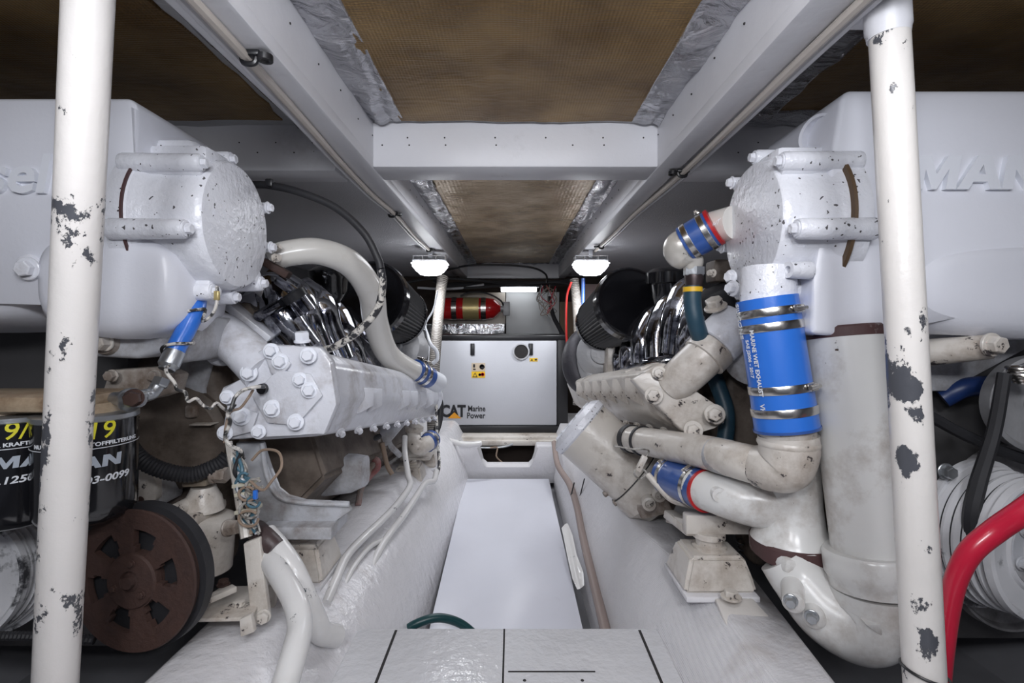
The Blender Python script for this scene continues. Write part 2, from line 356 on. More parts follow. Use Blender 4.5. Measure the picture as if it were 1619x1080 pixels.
def man(mat, parent, origin, right, up, h, ext, wrap=None, sx=1.0, shear=.18):
    """the raised or printed block letters M A N"""
    right = Vector(right).normalized(); up = Vector(up).normalized(); nrm = right.cross(up); origin = Vector(origin); bm = B(); x0 = -1.95
    for ch in 'MAN':
        wd = {'M': 1.3, 'A': 1.33, 'N': 1.14}[ch]
        for poly in GLY[ch]: prism(bm, [((x0+x+shear*y)*h*sx, (y-.5)*h, 0) for x, y in poly], (0, 0, ext))
        x0 += wd+(-.0 if ch == 'M' else -.02)+.03
    bmesh.ops.remove_doubles(bm, verts=bm.verts, dist=1e-6)
    if wrap:
        bmesh.ops.triangulate(bm, faces=bm.faces)
        for _ in range(3): bmesh.ops.subdivide_edges(bm, edges=[e for e in bm.edges if e.calc_length() > wrap*.12], cuts=1); bmesh.ops.triangulate(bm, faces=bm.faces)
    for v in bm.verts:
        x, y, z = v.co
        if wrap: t = x/wrap; v.co = origin+(nrm*math.cos(t)+right*math.sin(t))*(wrap+z)+up*y
        else: v.co = origin+right*x+up*y+nrm*z
    return mesh_obj('lettering', bm, mat, parent, sharp=20)
# ================================================================ the setting
bm = B(); box(bm, (-1.9, -1.2, -1.05), (1.9, 5.0, -.95)); struct('floor', bm, HUL)
for s, nm in ((-1, 'left'), (1, 'right')):
    bm = B(); prism(bm, [(s*1.75, -1.2, .7), (s*1.74, -1.2, .1), (s*1.60, -1.2, -.5), (s*1.32, -1.2, -.96), (s*1.5, -1.2, -1.0), (s*1.9, -1.2, .7)], (0, 6.1, 0)); struct('wall_'+nm, bm, HUL)
bm = B(); box(bm, (-1.9, 4.92, -1.0), (1.9, 5.0, .75)); struct('wall_far', bm, CAV)
bm = B(); box(bm, (-1.9, -1.2, .64), (1.9, 5.0, .74)); struct('ceiling', bm, LIN)
# foredeck panel between the stringers, raised above the bilge board
bm = B(); prism(bm, [(-.36, .35, -.70), (-.36, 1.2, -.70), (.34, 1.2, -.70), (.34, .35, -.70)], (0, 0, -.03), .006); o = struct('floor_step', bm, FLO)
for x0, x1, y0, y1 in ((-.272, -.266, .5, 1.19), (-.020, -.016, .5, 1.195), (.293, .299, .5, 1.19), (-.008, .17, 1.044, 1.048)):
    bm = B(); box(bm, (x0, y0, -.7008), (x1, y1, -.6996)); mesh_obj('seam', bm, DRK, o)
for x in (.025, .14):
    bm = B(); lathe(bm, (x, 1.02, -.7004), (0, 0, 1), [(0, .004), (.0012, .003)], 12); mesh_obj('screw_hole', bm, DRK, o)
# stringers (engine beds): rounded fibreglass beams
def stringer(nm, secs, mat, bv=.028):
    S = []
    for Y, pts in secs: S.append([Vector((x, Y, z)) for x, z in pts])
    bm = B(); loft(bm, S)
    es = [e for e in bm.edges if abs((e.verts[0].co-e.verts[1].co).normalized().y) > .8]
    bmesh.ops.bevel(bm, geom=es, offset=bv, segments=4, profile=.5, affect='EDGES', clamp_overlap=True)
    return struct(nm, bm, mat, 60)
def sl(xb, xm, xt, zt, xo):
    return [(xb, -.96), (xb, -.88), (xm, -.715), (xt, zt), (xo, zt-.005), (xo*1.03, -.96)]
stringer('trim_1', [(.3, sl(-.26, -.36, -.50, -.60, -.68)), (.9, sl(-.26, -.36, -.47, -.615, -.66)), (1.25, sl(-.26, -.35, -.46, -.62, -.66)), (1.9, sl(-.26, -.34, -.455, -.62, -.70)), (2.6, sl(-.26, -.33, -.44, -.62, -.72)), (3.1, sl(-.26, -.31, -.37, -.60, -.75)), (3.9, sl(-.26, -.31, -.37, -.62, -.75))], FGG)
stringer('trim_2', [(.3, sl(.26, .36, .50, -.60, .62)), (.9, sl(.25, .35, .47, -.62, .575)), (1.23, sl(.25, .34, .465, -.62, .60)), (1.50, sl(.25, .33, .405, -.615, .62)), (1.73, sl(.25, .32, .37, -.61, .64)), (2.4, sl(.25, .30, .33, -.62, .66)), (3.1, sl(.25, .28, .32, -.62, .66)), (3.9, sl(.25, .28, .32, -.64, .66))], FGL, .011)
# transverse frame with the bilge opening
bm = B(); prism(bm, [P(705, 765, 3.05), P(900, 765, 3.05), P(900, 705, 3.05), P(848, 705, 3.05), P(845, 735, 3.05), P(838, 742, 3.05), P(768, 742, 3.05), P(760, 735, 3.05), P(757, 705, 3.05), P(705, 703, 3.05)], (0, .12, 0), .012); struct('trim_3', bm, FGL)
bm = B(); box(bm, (-.62, 3.28, -.725), (.42, 4.35, -.690), .006); box(bm, (-.62, 3.26, -.745), (.42, 3.32, -.710), .006); struct('trim_4', bm, CR)
bm = B(); box(bm, (-.5, 3.6, -.95), (.45, 3.65, -.74)); struct('trim_5', bm, CAV)
# ceiling: longitudinal beams, cross beams, outboard headliner
for i, (x0, x1, xc) in enumerate(((-.532, -.412, -.392), (.545, .432, .412))):
    lo, hi = min(x0, x1), max(x0, x1)
    bm = B(); box(bm, (lo, -1.0, .50), (hi, 4.9, .64), .006)
    ins = sorted((x1, x1+(x0-x1)*.62)); box(bm, (ins[0], -1.0, .476), (ins[1], 4.85, .51), .007)
    o = struct('trim_%d' % (6+i), bm, BEAM)
    for k in range(26):
        y = .95+k*.14; bm = B(); lathe(bm, (x1+(.0006 if i == 0 else -.0006), y, .56+.02*random.random()), (1, 0, 0), [(-.002, .0022), (.001, .0022)], 8); mesh_obj('screw_hole', bm, DRK, o)
bm = B(); box(bm, (-.414, 1.52, .480), (.434, 1.66, .64), .006); o = struct('trim_8', bm, BEAM)
for k, x in enumerate((-.385, -.31, -.305, -.20, -.197, -.05, -.047, .10, .18, .27, .273, .39)):
    bm = B(); lathe(bm, (x, 1.5205, .545+(k % 2)*.022), (0, -1, 0), [(0, .0025), (.0012, .0025)], 8); mesh_obj('screw_hole', bm, DRK, o)
for i, (a, b) in enumerate(((-1.75, -.53), (.543, 1.75))):
    bm = B(); box(bm, (a, 1.54, .475), (b, 1.66, .64), .005); o = struct('trim_%d' % (9+i), bm, BEAM)
    for k in range(6):
        bm = B(); lathe(bm, ((-.60-.055*k) if i == 0 else (.62+.06*k), 1.5405, .56-(k % 2)*.03), (0, -1, 0), [(0, .0022), (.0012, .0022)], 8); mesh_obj('screw_hole', bm, DRK, o)
    bm = B(); box(bm, (a, 1.62, .50), (b, 4.9, .64)); struct('ceiling_outboard_%s' % ('left', 'right')[i], bm, LIN)
bm = B(); box(bm, (-.42, 4.75, .47), (.44, 4.83, .64), .005); struct('trim_11', bm, BEAM)
# foil-faced insulation panels with silver tape
def wrinkle(x0, x1, y0, y1, z, amp, nx, ny, edge=0):
    bm = B(); from mathutils import noise
    g = []
    for j in range(ny+1):
        row = []
        for i in range(nx+1):
            x = x0+(x1-x0)*i/nx; y = y0+(y1-y0)*j/ny
            ex = 0 if not edge else edge*noise.noise(Vector((0, y*9, x0)))*(1 if i in (0, nx) else 0)
            row.append(bm.verts.new((x+ex, y, z-amp*(.5+.5*noise.noise(Vector((x*7, y*7, z)))+(.35 if amp < .02 else 1.1)*abs(noise.noise(Vector((x*17, y*8, 3))))))))
        g.append(row)
    for j in range(ny):
        for i in range(nx): bm.faces.new((g[j][i], g[j][i+1], g[j+1][i+1], g[j+1][i]))
    ext = bmesh.ops.extrude_face_region(bm, geom=list(bm.faces))
    for v in ext['geom']:
        if isinstance(v, bmesh.types.BMVert): v.co.z = z+.012
    return bm
def panel(label, x0, x1, y0, y1, tapes, mat, group='insulation panels under the deck'):
    t = thing('insulation_panel', label, 'insulation', ((x0+x1)/2, (y0+y1)/2, .62), group)
    mesh_obj('gauze_face', wrinkle(x0, x1, y0, y1, .612, .010, 46, 46, .02), mat, t, sharp=80)
    for (a, b, c, d, m) in tapes: mesh_obj('foil_tape', wrinkle(a, b, c, d, .618, .022 if m is FSL else .012, 26, 60), m, t, sharp=180)
panel('brown gauze insulation panel overhead nearest, between the two white deck beams', -.335, .37, -.9, 1.50, [(-.414, -.315, -.9, 1.50, FSL), (.35, .434, -.9, 1.50, FSL), (-.41, .434, 1.475, 1.522, FWH)], FBR)
panel('dark brown insulation panel overhead, outboard above the tank lettered diesel', -1.7, -.665, -.9, 1.49, [(-.67, -.60, -.9, 1.5, FWH), (-.64, -.532, -.9, 1.53, FSL), (-1.7, -.54, 1.46, 1.54, FWH)], FBR)
panel('dark brown insulation panel overhead, outboard above the tank lettered MAN', .72, 1.7, -.9, 1.46, [(.63, .73, -.9, 1.5, FSL), (.545, .65, -.9, 1.53, FSL), (.6, 1.7, 1.42, 1.53, FSL)], FBR)
panel('golden foil insulation panel overhead beyond the cross beam, towards the lamps', -.33, .345, 1.67, 4.72, [(-.412, -.325, 1.66, 4.74, FSL), (.34, .432, 1.66, 4.74, FSL), (-.4, .43, 4.70, 4.75, FSL)], FBA)
bm = B(); lathe(bm, P(737, 352, 2.8), (0, 0, -1), [(-.03, .02), (.002, .018), (.004, 0)], 12); 
for q in ((747, 352, 2.85), (861, 349, 2.85)):
    pass
bm.free()

# bilge board, hose over it and the loose strip
single('bilge_board', prism(B(), [P(684, 972, 1.55), P(735, 757, 3.0), P(868, 757, 3.0), P(921, 993, 1.5), (.19, 1.2, -.88), (-.235, 1.2, -.88)], (0, 0, -.02), .004), BRD, 'long smooth white board covering the bilge down the middle of the engine room', 'board')
single('green_hose', tube(B(), PP([(625, 1010, 1.42), (655, 988, 1.42), (692, 977, 1.44), (728, 986, 1.46), (760, 1012, 1.46)]), .012, 14), GRN, 'dark green hose arching up behind the raised deck edge', 'hose')
t = thing('ribbed_hose', 'brown ribbed hose running down beside the white bilge board', 'hose', P(930, 900, 1.6))
mesh_obj('hose', tube(B(), PP([(876, 700, 3.0), (882, 735, 2.75), (900, 765, 2.45), (912, 800, 2.2), (922, 850, 1.95), (935, 905, 1.72), (952, 975, 1.48), (965, 1030, 1.32)]), .0155, 16, 10, ribs=(.008, .0012)), BRN, t)
mesh_obj('cable_tie', tube(B(), PP([(903, 783, 2.3), (908, 763, 2.3), (905, 775, 2.3)]), .003, 6), BLR, t)
mesh_obj('cable_tie', tube(B(), PP([(917, 785, 2.25), (924, 757, 2.2)]), .003, 6), BLR, t)
single('peeled_strip', prism(B(), PP([(887, 835, 1.98), (893, 828, 2.0), (902, 850, 1.93), (906, 880, 1.84), (917, 905, 1.73), (919, 928, 1.68), (912, 933, 1.66), (905, 915, 1.72), (897, 880, 1.84)]), (.012, 0, .004), .003), PVC, 'torn white strip of laminate lifting at the board edge by the ribbed hose', 'strip')

# ---------------------------------------------------------------- work lights under the beams
def floodlight(x, y, label):
    t = thing('floodlight', label, 'lamp', (x, y, .476), 'work lights under the deck beams')
    bm = B(); box(bm, (x-.012, y-.012, .43), (x+.012, y+.012, .478), .002); mesh_obj('mounting_foot', bm, WHX, t)
    bm = B()
    prism(bm, [(x-.10, y-.05, .415), (x+.10, y-.05, .415), (x+.10, y+.06, .415), (x-.10, y+.06, .415)], (0, 0, -.012), .002)
    for a in (-.095, -.04, .04, .095):
        box(bm, (x+a-.002, y-.045, .413), (x+a+.002, y+.055, .436))
    box(bm, (x-.098, y-.046, .434), (x+.098, y-.042, .439)); box(bm, (x-.098, y+.05, .434), (x+.098, y+.054, .439))
    mesh_obj('housing', bm, GRB, t)
    bm = B(); loft(bm, [[Vector((x+i*a, y+j*b, z)) for i, j in ((-1, -1), (1, -1), (1, 1), (-1, 1))] for a, b, z in ((.105, .062, .402), (.108, .065, .385), (.07, .045, .335), (.05, .03, .322))])
    bmesh.ops.bevel(bm, geom=list(bm.edges), offset=.012, segments=3, affect='EDGES')
    mesh_obj('diffuser', bm, LAMP, t)
    l = bpy.data.lights.new('floodlight_lamp', 'AREA'); l.shape = 'RECTANGLE'; l.size = .2; l.size_y = .12; l.energy = 5; l.color = (.95, .97, 1)
    o = bpy.data.objects.new('floodlight_lamp', l); C.objects.link(o); o.location = (x, y, .31)
    return t
floodlight(-.495, 3.1, 'bright trapezoid floodlight under the deck beam on the peeling black cable side')
floodlight(.475, 3.1, 'bright trapezoid floodlight under the deck beam by the red wire')
# cables clipped along the beams
for i, (x, pts, lab) in enumerate(((-.50, [(-.452, .62), (-.458, .9), (-.470, 1.2), (-.482, 1.45), (-.488, 1.8), (-.478, 2.1), (-.492, 2.6), (-.490, 3.08)], 'flat tan cable clipped under the deck beam above the black air hose'),
                                   (.51, [(.500, .62), (.502, .9), (.508, 1.2), (.512, 1.6), (.500, 2.1), (.505, 2.6), (.500, 3.1)], 'flat tan cable clipped under the deck beam beside the white pole collar'))):
    t = thing('deck_beam_cable', lab, 'cable', (x, 1.8, .47), 'cables along the beams')
    sgn = 1 if i == 0 else -1
    mesh_obj('cable', tube(B(), [Vector((a, b, .4675)) for a, b in pts], .0085, 8), M('tan_cable', (.55, .50, .45), .4), t)
    mesh_obj('cable', tube(B(), [Vector((a-sgn*.020, b, .4695)) for a, b in pts], .006, 8), BEAM, t)
    for Y in ((.88, 2.08, 3.02) if i == 0 else (1.53, 2.9)):
        a = [p for p in pts if p[1] <= Y][-1][0]
        bm = B(); lathe(bm, (a+sgn*.028, Y, .466), (0, 0, -1), [(-.004, .013), (.006, .013), (.006, .008), (.003, .005), (.003, 0)], 14); box(bm, (a-.016, Y-.011, .466), (a+.022, Y+.011, .476), .003); tube(bm, [(a-.014, Y, .474), (a-.008, Y, .457), (a+.01, Y, .457), (a+.014, Y, .474)], .005, 8)
        mesh_obj('clip', bm, BLK, t)
# ---------------------------------------------------------------- poles
t = thing('support_pole', 'chipped white steel pole standing in front of the tank lettered diesel', 'pole', P(86, 1140, .80), 'stanchion poles in the foreground')
mesh_obj('pole', tube(B(), [P(150, -190, .655), P(140, 0, .68), P(115, 540, .735), P(88, 1080, .79), P(84, 1160, .80)], [.0285, .0285, .0288, .0288, .0285], 40, 20), POL, t)
for px, py, Y in ((87, 745+50, .77), (72, 828, .745), (71, 934, .755)):
    bm = B(); c = P(px, py, Y-.012); lathe(bm, c, (0.1, -1, .1), [(0, .0065), (.006, .0065)], 14); 
    bm.free()
t = thing('support_pole', 'chipped white steel pole standing before the MAN lettering, with collar on top', 'pole', P(1468, 1140, .74), 'stanchion poles in the foreground')
mesh_obj('pole', tube(B(), [P(1395, -115, .76), P(1403, 0, .76), P(1433, 540, .75), P(1462, 1080, .74), P(1467, 1160, .74)], .0262, 40, 20), POR, t)
mesh_obj('collar', lathe(B(), P(1398, -60, .76), P(1405, 60, .76)-P(1398, -60, .76), [(0, .030), (.10, .030), (.104, .0285), (.112, .0275), (.112, .026)], 40), BEAM, t)
bm = B(); box(bm, (.50, .60, .50), (.60, .86, .515), .004); mesh_obj('head_plate', bm, BEAM, t)
c = P(1462, 1062, .74); mesh_obj('cable_tie', tube(B(), [c+Vector((math.cos(a)*.0285, math.sin(a)*.0285, -.006*math.cos(a))) for a in [i*math.pi/8 for i in range(17)]], .0022, 8), BLK, t)
def spot(pole_a, pole_b, r, py, off, parent):
    pass
# ---------------------------------------------------------------- generator
g = thing('generator', 'grey-white enclosed marine generator in black frame at the far end, lettered CAT', 'generator', (-.08, 3.7, -.69))
GX0, GX1, GY = -.58, .372, 3.4
bm = B(); box(bm, (GX0+.01, GY+.012, -.675), (GX1-.075, 4.25, -.055), .01); mesh_obj('enclosure', bm, GEN, g)
bm = B(); box(bm, (GX0, GY, -.640), (GX1-.075, GY+.02, -.078), .006); fp = mesh_obj('front_panel', bm, GEN, g)
bm = B(); box(bm, (GX0-.01, GY-.004, -.076), (GX1, 4.27, -.040), .008); box(bm, (GX0-.01, GY-.006, -.690), (GX1, 4.27, -.642), .006); box(bm, (GX1-.072, GY+.002, -.65), (GX1, 4.27, -.07), .006); mesh_obj('frame', bm, BLK, g)
for px in (747, 839):
    bm = B(); box(bm, P(px-3.5, 562, GY-.006), P(px+3.5, 543, GY+.01), .003); mesh_obj('handle_slot', bm, BLK, g)
c = P(824, 556, GY)
bm = B(); lathe(bm, c, (0, -1, 0), [(-.01, .058), (.004, .058), (.008, .054), (.008, .047), (.0, .045)], 40); port = mesh_obj('porthole_ring', bm, GRB, g)
bm = B(); lathe(bm, c, (0, -1, 0), [(-.02, .046), (.003, .046), (.004, 0)], 40); mesh_obj('porthole_glass', bm, DRK, port)
def sticker(x0, y0, x1, y1, m, par, Y, label=None):
    bm = B(); box(bm, P(x0, y1, Y-.0012), P(x1, y0, Y)); return mesh_obj('sticker', bm, m, par, label)
s1 = sticker(745.5, 574, 767, 587, M('sticker_beige', (.55, .45, .33), .5), g, GY-.0005, 'beige instruction sticker')
bm = B(); lathe(bm, P(762, 580, GY-.002), (0, -1, 0), [(0, .017), (.001, .017), (.001, .014), (.0, .014)], 24); mesh_obj('print', bm, INK, s1)
bm = B(); prism(bm, PP([(760, 580, GY-.003), (767, 580, GY-.003), (763, 585, GY-.003)]), (0, .001, 0)); prism(bm, PP([(748, 576, GY-.003), (751, 576, GY-.003), (751, 581, GY-.003), (748, 581, GY-.003)]), (0, .001, 0)); prism(bm, PP([(748, 583, GY-.003), (752, 583, GY-.003), (752, 585, GY-.003), (748, 585, GY-.003)]), (0, .001, 0)); mesh_obj('print', bm, INK, s1)
def warn(x0, y0, x1, y1, par):
    s = sticker(x0, y0, x1, y1, YLW, par, GY-.0005, 'yellow warning sticker'); h = y1-y0
    bm = B(); prism(bm, PP([(x0+1.5, y1-1.2, GY-.003), (x0+h*.95, y1-1.2, GY-.003), (x0+h*.5+.7, y0+1.2, GY-.003)]), (0, .001, 0)); mesh_obj('print', bm, INK, s)
    bm = B(); prism(bm, PP([(x0+3, y1-2.2, GY-.004), (x0+h*.95-1.6, y1-2.2, GY-.004), (x0+h*.5+.7, y0+3.2, GY-.004)]), (0, .0008, 0)); mesh_obj('print', bm, YLW, s)
    if h > 8:
        bm = B(); lathe(bm, P(x1-4, y0+4.5, GY-.003), (0, -1, 0), [(0, .012), (.001, .012), (.001, .008), (0, .008)], 20); mesh_obj('print', bm, RDB, s)
        bm = B(); lathe(bm, P(x0+13, y0+5, GY-.003), (0, -1, 0), [(0, .009), (.001, .009), (.001, .007), (0, .007)], 16); mesh_obj('print', bm, INK, s)
    else:
        bm = B(); box(bm, P(x0+8, y1-1.5, GY-.003), P(x1-1, y0+1.5, GY-.002)); mesh_obj('print', bm, INK, s)
warn(745.5, 587.5, 767, 597.5, g); warn(837.5, 566, 850, 571.5, g)
text('lettering', 'CAT', .108, INK, g, P(716.5, 651, GY-.002), (1, 0, 0), (0, 0, 1), bold=.0042, sx=.80, space=.92)
bm = B(); prism(bm, PP([(708, 661.5, GY-.0045), (729, 661.5, GY-.0045), (718.3, 652, GY-.0045)]), (0, .002, 0)); mesh_obj('triangle_mark', bm, ORG, g)
text('lettering', 'Marine', .054, INK, g, P(753.5, 646.5, GY-.001), (1, 0, 0), (0, 0, 1), bold=.001, sx=.78)
text('lettering', 'Power', .054, INK, g, P(752.5, 657.5, GY-.001), (1, 0, 0), (0, 0, 1), bold=.001, sx=.86)
# things seen in the bilge opening
single('tan_cable_loop', tube(B(), PP([(775, 708, 3.2), (786, 708, 3.2), (785, 722, 3.2), (795, 732, 3.2), (806, 740, 3.2), (814, 738, 3.2), (804, 735, 3.2)]), .005, 8), WIT, 'thin tan cable hanging in the dark bilge opening under the generator', 'cable')
single('bilge_pipe', tube(B(), PP([(758, 708, 3.25), (780, 708, 3.25), (800, 706, 3.25), (811, 702, 3.25)]), .007, 8), ZNC, 'thin grey pipe crossing the top of the bilge opening', 'pipe')
single('white_drain_hose', tube(B(), PP([(690, 690, 3.0), (715, 698, 2.98), (740, 703, 2.98), (760, 701, 3.02)]), .016, 12), PVC, 'white hose lying below the generator ledge by the black drain hose', 'hose')

# ---------------------------------------------------------------- far end of the room
bm = B(); box(bm, P(800, 536, 4.6), P(884, 462, 4.62), .004); single('white_cabinet_panel', bm, M('panel_white', (.56, .57, .58), .4), 'flat white panel on the far wall right of the red fire bottle', 'panel')
bm = B(); box(bm, P(700, 512, 4.55), P(799, 463, 4.6), .004); single('mounting_board', bm, M('bottle_board', (.42, .38, .33), .6, bump=.3), 'pale mounting board behind the red fire bottle', 'board')
bm = B(); box(bm, P(640, 540, 4.5), P(798, 512, 4.56), .004); single('foil_blanket', bm, FSL, 'crumpled silver foil blanket behind the generator below the fire bottle', 'insulation')
t = thing('fire_bottle', 'red fixed fire bottle strapped sideways on the far wall', 'fire extinguisher', P(740, 490, 4.4))
a = P(690, 488, 4.42); b = P(797, 488, 4.42)
mesh_obj('cylinder', lathe(B(), a, b-a, [(0, 0), (0, .085), (.03, .095), (.42, .095), (.49, .085), (.53, .055), (.55, .028), (.575, .022), (.575, 0)], 40), RDB, t)
for px in (719, 765): mesh_obj('strap', lathe(B(), P(px-4, 488, 4.42), (1, 0, 0), [(0, .096), (0, .099), (.042, .099), (.042, .096)], 40), STL, t)
mesh_obj('label_plate', lathe(B(), P(733, 488, 4.42), (1, 0, 0), [(0, .0955), (0, .0975), (.135, .0975), (.135, .0955)], 40), BRS, t)
bm = B(); lathe(bm, b-Vector((.03, 0, 0)), (1, 0, 0), [(0, .03), (.07, .03), (.08, .02)], 16); box(bm, b+Vector((-.01, -.03, -.06)), b+Vector((.05, .02, .06)), .008); mesh_obj('valve', bm, GRT, t)
single('discharge_hose', tube(B(), PP([(797, 484, 4.4), (790, 474, 4.38), (770, 464, 4.38), (745, 462, 4.4), (728, 468, 4.4)]), .008, 8), BLR, 'black hose looping over the red fire bottle', 'hose')
for i, (pts, r, m, lab) in enumerate((
    ([(690, 452, 4.3), (745, 449, 4.3), (800, 447, 4.3), (860, 449, 4.3), (905, 444, 4.3)], .022, BLR, 'thickest black cable run below the far ceiling edge'),
    ([(685, 444, 4.2), (720, 455, 4.2), (790, 452, 4.2), (870, 446, 4.2), (905, 450, 4.2)], .012, BLR, 'sagging black cable across the far end under the ceiling edge'),
    ([(707, 427, 4.0), (740, 420, 3.95), (790, 419, 3.95), (840, 423, 3.95), (862, 433, 4.0), (865, 446, 4.1)], .008, BLK, 'thin black cable arching over the far foil from the floodlight'),
    ([(660, 455, 4.1), (700, 457, 4.15), (735, 455, 4.2), (765, 450, 4.2)], .010, GRB, 'thin grey cable left of the fluorescent lamp'),
    ([(640, 447, 4.0), (690, 440, 4.0), (760, 444, 4.1), (800, 450, 4.2)], .010, BLR, 'black cable dipping behind the floodlight near the braided sleeve'),
    ([(868, 470, 4.3), (875, 500, 4.2), (885, 520, 4.1), (897, 545, 4.0), (900, 570, 3.9)], .018, BLR, 'thick black cable dropping past the thin wires at the generator corner'))):
    single('cable', tube(B(), PP(pts), r, 8), m, lab, 'cable', 'cables at the far end')
wires = [((862+random.uniform(-8, 20), 452+random.uniform(-2, 6), 4.25), (852+random.uniform(-4, 30), 470+random.uniform(-8, 8), 4.22), (858+random.uniform(-4, 26), 490+random.uniform(-12, 8), 4.22), (868+random.uniform(-4, 10), 500+random.uniform(-8, 5), 4.22)) for _ in range(14)]
t = thing('wire_bundle', 'tangle of thin white and red wires on the white panel corner', 'wires', P(868, 470, 4.25))
for i, wv in enumerate(wires): mesh_obj('wire', tube(B(), PP(wv), .0035, 6), (WIR, RED, WIT, WIR, GRB)[i % 5], t)
bm = B(); box(bm, P(792, 461, 4.45), P(848, 455, 4.52), .005); t = thing('fluorescent_lamp', 'slim lit fluorescent lamp at the top of the far wall', 'lamp', P(822, 452, 4.5)); mesh_obj('diffuser', bm, TUBE, t)
bm = B(); box(bm, P(790, 454, 4.45), P(852, 450, 4.55), .004); mesh_obj('housing', bm, BEAM, t)
bm = B(); box(bm, P(925, 520, 4.5), P(985, 450, 4.55), .004); single('pink_panel', bm, PNK, 'pale pink panel on the far wall behind the braided sleeve by the red wire', 'panel')
bm = B(); box(bm, P(886, 540, 4.52), P(905, 478, 4.6), .004); single('wood_panel', bm, M('old_plywood', (.16, .11, .07), .7, bump=.3), 'strip of brown plywood at the corner of the white panel', 'panel')
# braided sleeves
single('braided_sleeve', tube(B(), PP([(700, 438, 3.36), (696, 470, 3.3), (688, 560, 3.05), (684, 640, 2.95), (684, 690, 2.9)]), [.036, .033, .033, .032, .030], 20), BRA, 'braided cream sleeve hanging at the generator edge by the black drain hose', 'hose', 'braided vertical sleeves')
single('braided_sleeve', tube(B(), PP([(908, 442, 3.36), (912, 480, 3.3), (916, 560, 3.05), (914, 640, 2.95)]), .030, 20), BRA, 'braided cream sleeve hanging beside the thin red wire', 'hose', 'braided vertical sleeves')
single('red_wire', tube(B(), PP([(903, 446, 3.1), (896, 470, 3.1), (895, 520, 3.05), (898, 560, 3.0), (905, 585, 2.9), (912, 610, 2.85)]), .0065, 10), M('red_wire_sheath', (.40, .015, .012), .35), 'thin red wire running down beside the black generator frame', 'cable')
single('blue_pipe', tube(B(), PP([(922, 440, 3.3), (922, 470, 3.3), (921, 520, 3.25)]), .012, 10), BLD, 'short blue pipe beyond the floodlight by the braided sleeve', 'pipe')
single('white_thin_hose', tube(B(), PP([(692, 460, 3.0), (685, 490, 2.95), (673, 512, 2.9), (676, 530, 2.85), (681, 545, 2.8), (690, 555, 2.8), (691, 568, 2.8), (684, 575, 2.8)]), [.005, .005, .005, .009, .011, .011, .011, .011], 10), WHP, 'thin white hose bending beside the pleated air filter near the lettered generator', 'hose')
single('drain_hose', tube(B(), PP([(672, 600, 2.5), (688, 615, 2.5), (696, 640, 2.5), (694, 668, 2.48), (686, 690, 2.42)]), .016, 14), BLR, 'thick black hose curving in front of the generator lettering', 'hose')
single('drop_cable', tube(B(), PP([(690, 640, 2.45), (691, 690, 2.4), (694, 725, 2.3), (693, 745, 2.25), (684, 762, 2.2)]), .007, 10), PEEL, 'black cable dropping to the stringer below the thick black hose', 'cable')
# ================================================================ shared engine pieces
def housing(par, s, X0, X1, cy, cz, R, lugs, mat, boltmat):
    """round thermostat housing: cylinder along X from the tank (X0) to its flat face (X1); s=+1 faces +X"""
    bm = B(); L = abs(X1-X0)
    lathe(bm, (X0, cy, cz), (s, 0, 0), [(-.03, R*1.10), (.004, R*1.10), (.010, R*1.06), (.020, R*1.05), (.034, R*1.0), (.055, R*1.0), (.060, R*.985), (.078, R*.985), (L-.014, R*.98), (L-.004, R*.955), (L, R*.93), (L+.001, R*.90), (L+.003, 0)], 64)
    h = mesh_obj('thermostat_housing', bm, mat, par, sharp=30)
    for a, t0, t1, rr in lugs:
        a = math.radians(a); d = Vector((0, -math.sin(a), math.cos(a))); c = Vector((X0, cy, cz))+d*R*1.10
        bm = B(); lathe(bm, c+Vector((s*t0, 0, 0)), (s, 0, 0), [(0, rr), (.004, rr*1.08), (t1-t0-.004, rr), (t1-t0, rr*.9)], 20)
        obox(bm, c-d*rr*.9+Vector((s*(t0+t1)/2, 0, 0)), (1, 0, 0), d, (t1-t0)*.97, rr*1.7, rr*1.6, .004)
        mesh_obj('lug', bm, mat, h)
        mesh_obj('bolt', bolt_bm(c+Vector((s*t1, 0, 0)), (s, 0, 0), .0105, .010, 1.45), boltmat, h, sharp=20)
    return h
def runner(par, pts, r, flange=True, mat=None):
    bm = B(); q = PP(pts); tube(bm, q, r, 20, 8)
    mesh_obj('intake_runner', bm, mat or CHR, par, sharp=60)
def exchanger(par, sec_px, Y0, d, mat, taper=.92):
    """long hexagonal casting: section outline seen at depth Y0, swept along d"""
    sec = PP([(x, y, Y0) for x, y in sec_px])
    bm = B(); prism(bm, sec, d, .012, 3, taper); return mesh_obj('heat_exchanger', bm, mat, par, sharp=50)

# ================================================================ the engine with the tank lettered diesel
E = thing('marine_engine', 'white marine engine with the coolant tank lettered diesel, behind the peeling pole', 'engine', (-.9, 1.6, -.62), 'marine engines either side of the walkway')
# coolant tank
bm = B()
prism(bm, [(-1.75, 1.0, .452), (-.745, 1.0, .452), (-.733, 1.0, .436), (-.735, 1.0, .085), (-.72, 1.0, .055), (-.83, 1.0, .045), (-1.75, 1.0, .06)], (0, .25, 0), .022, 5)
tank = mesh_obj('coolant_tank', bm, WHT, E, sharp=60)
bm = B()      # swelling belly under the tank
S = []
for y, a, z0, z1 in ((.984, .62, .045, .14), (.986, .80, .03, .16), (.993, .92, .01, .18), (1.01, 1.0, -.015, .19), (1.12, 1.0, -.03, .19), (1.25, .9, -.01, .19)):
    x0, x1 = -.93, -.655-(.03 if y > 1.2 else 0); S.append(rrect(((x0+x1)/2, y, (z0+z1)/2), (1, 0, 0), (0, 0, 1), (x1-x0)/2*a, (z1-z0)/2, .62, 40))
loft(bm, S); mesh_obj('tank_belly', bm, WHT, tank, sharp=60)
bm = B(); S = []
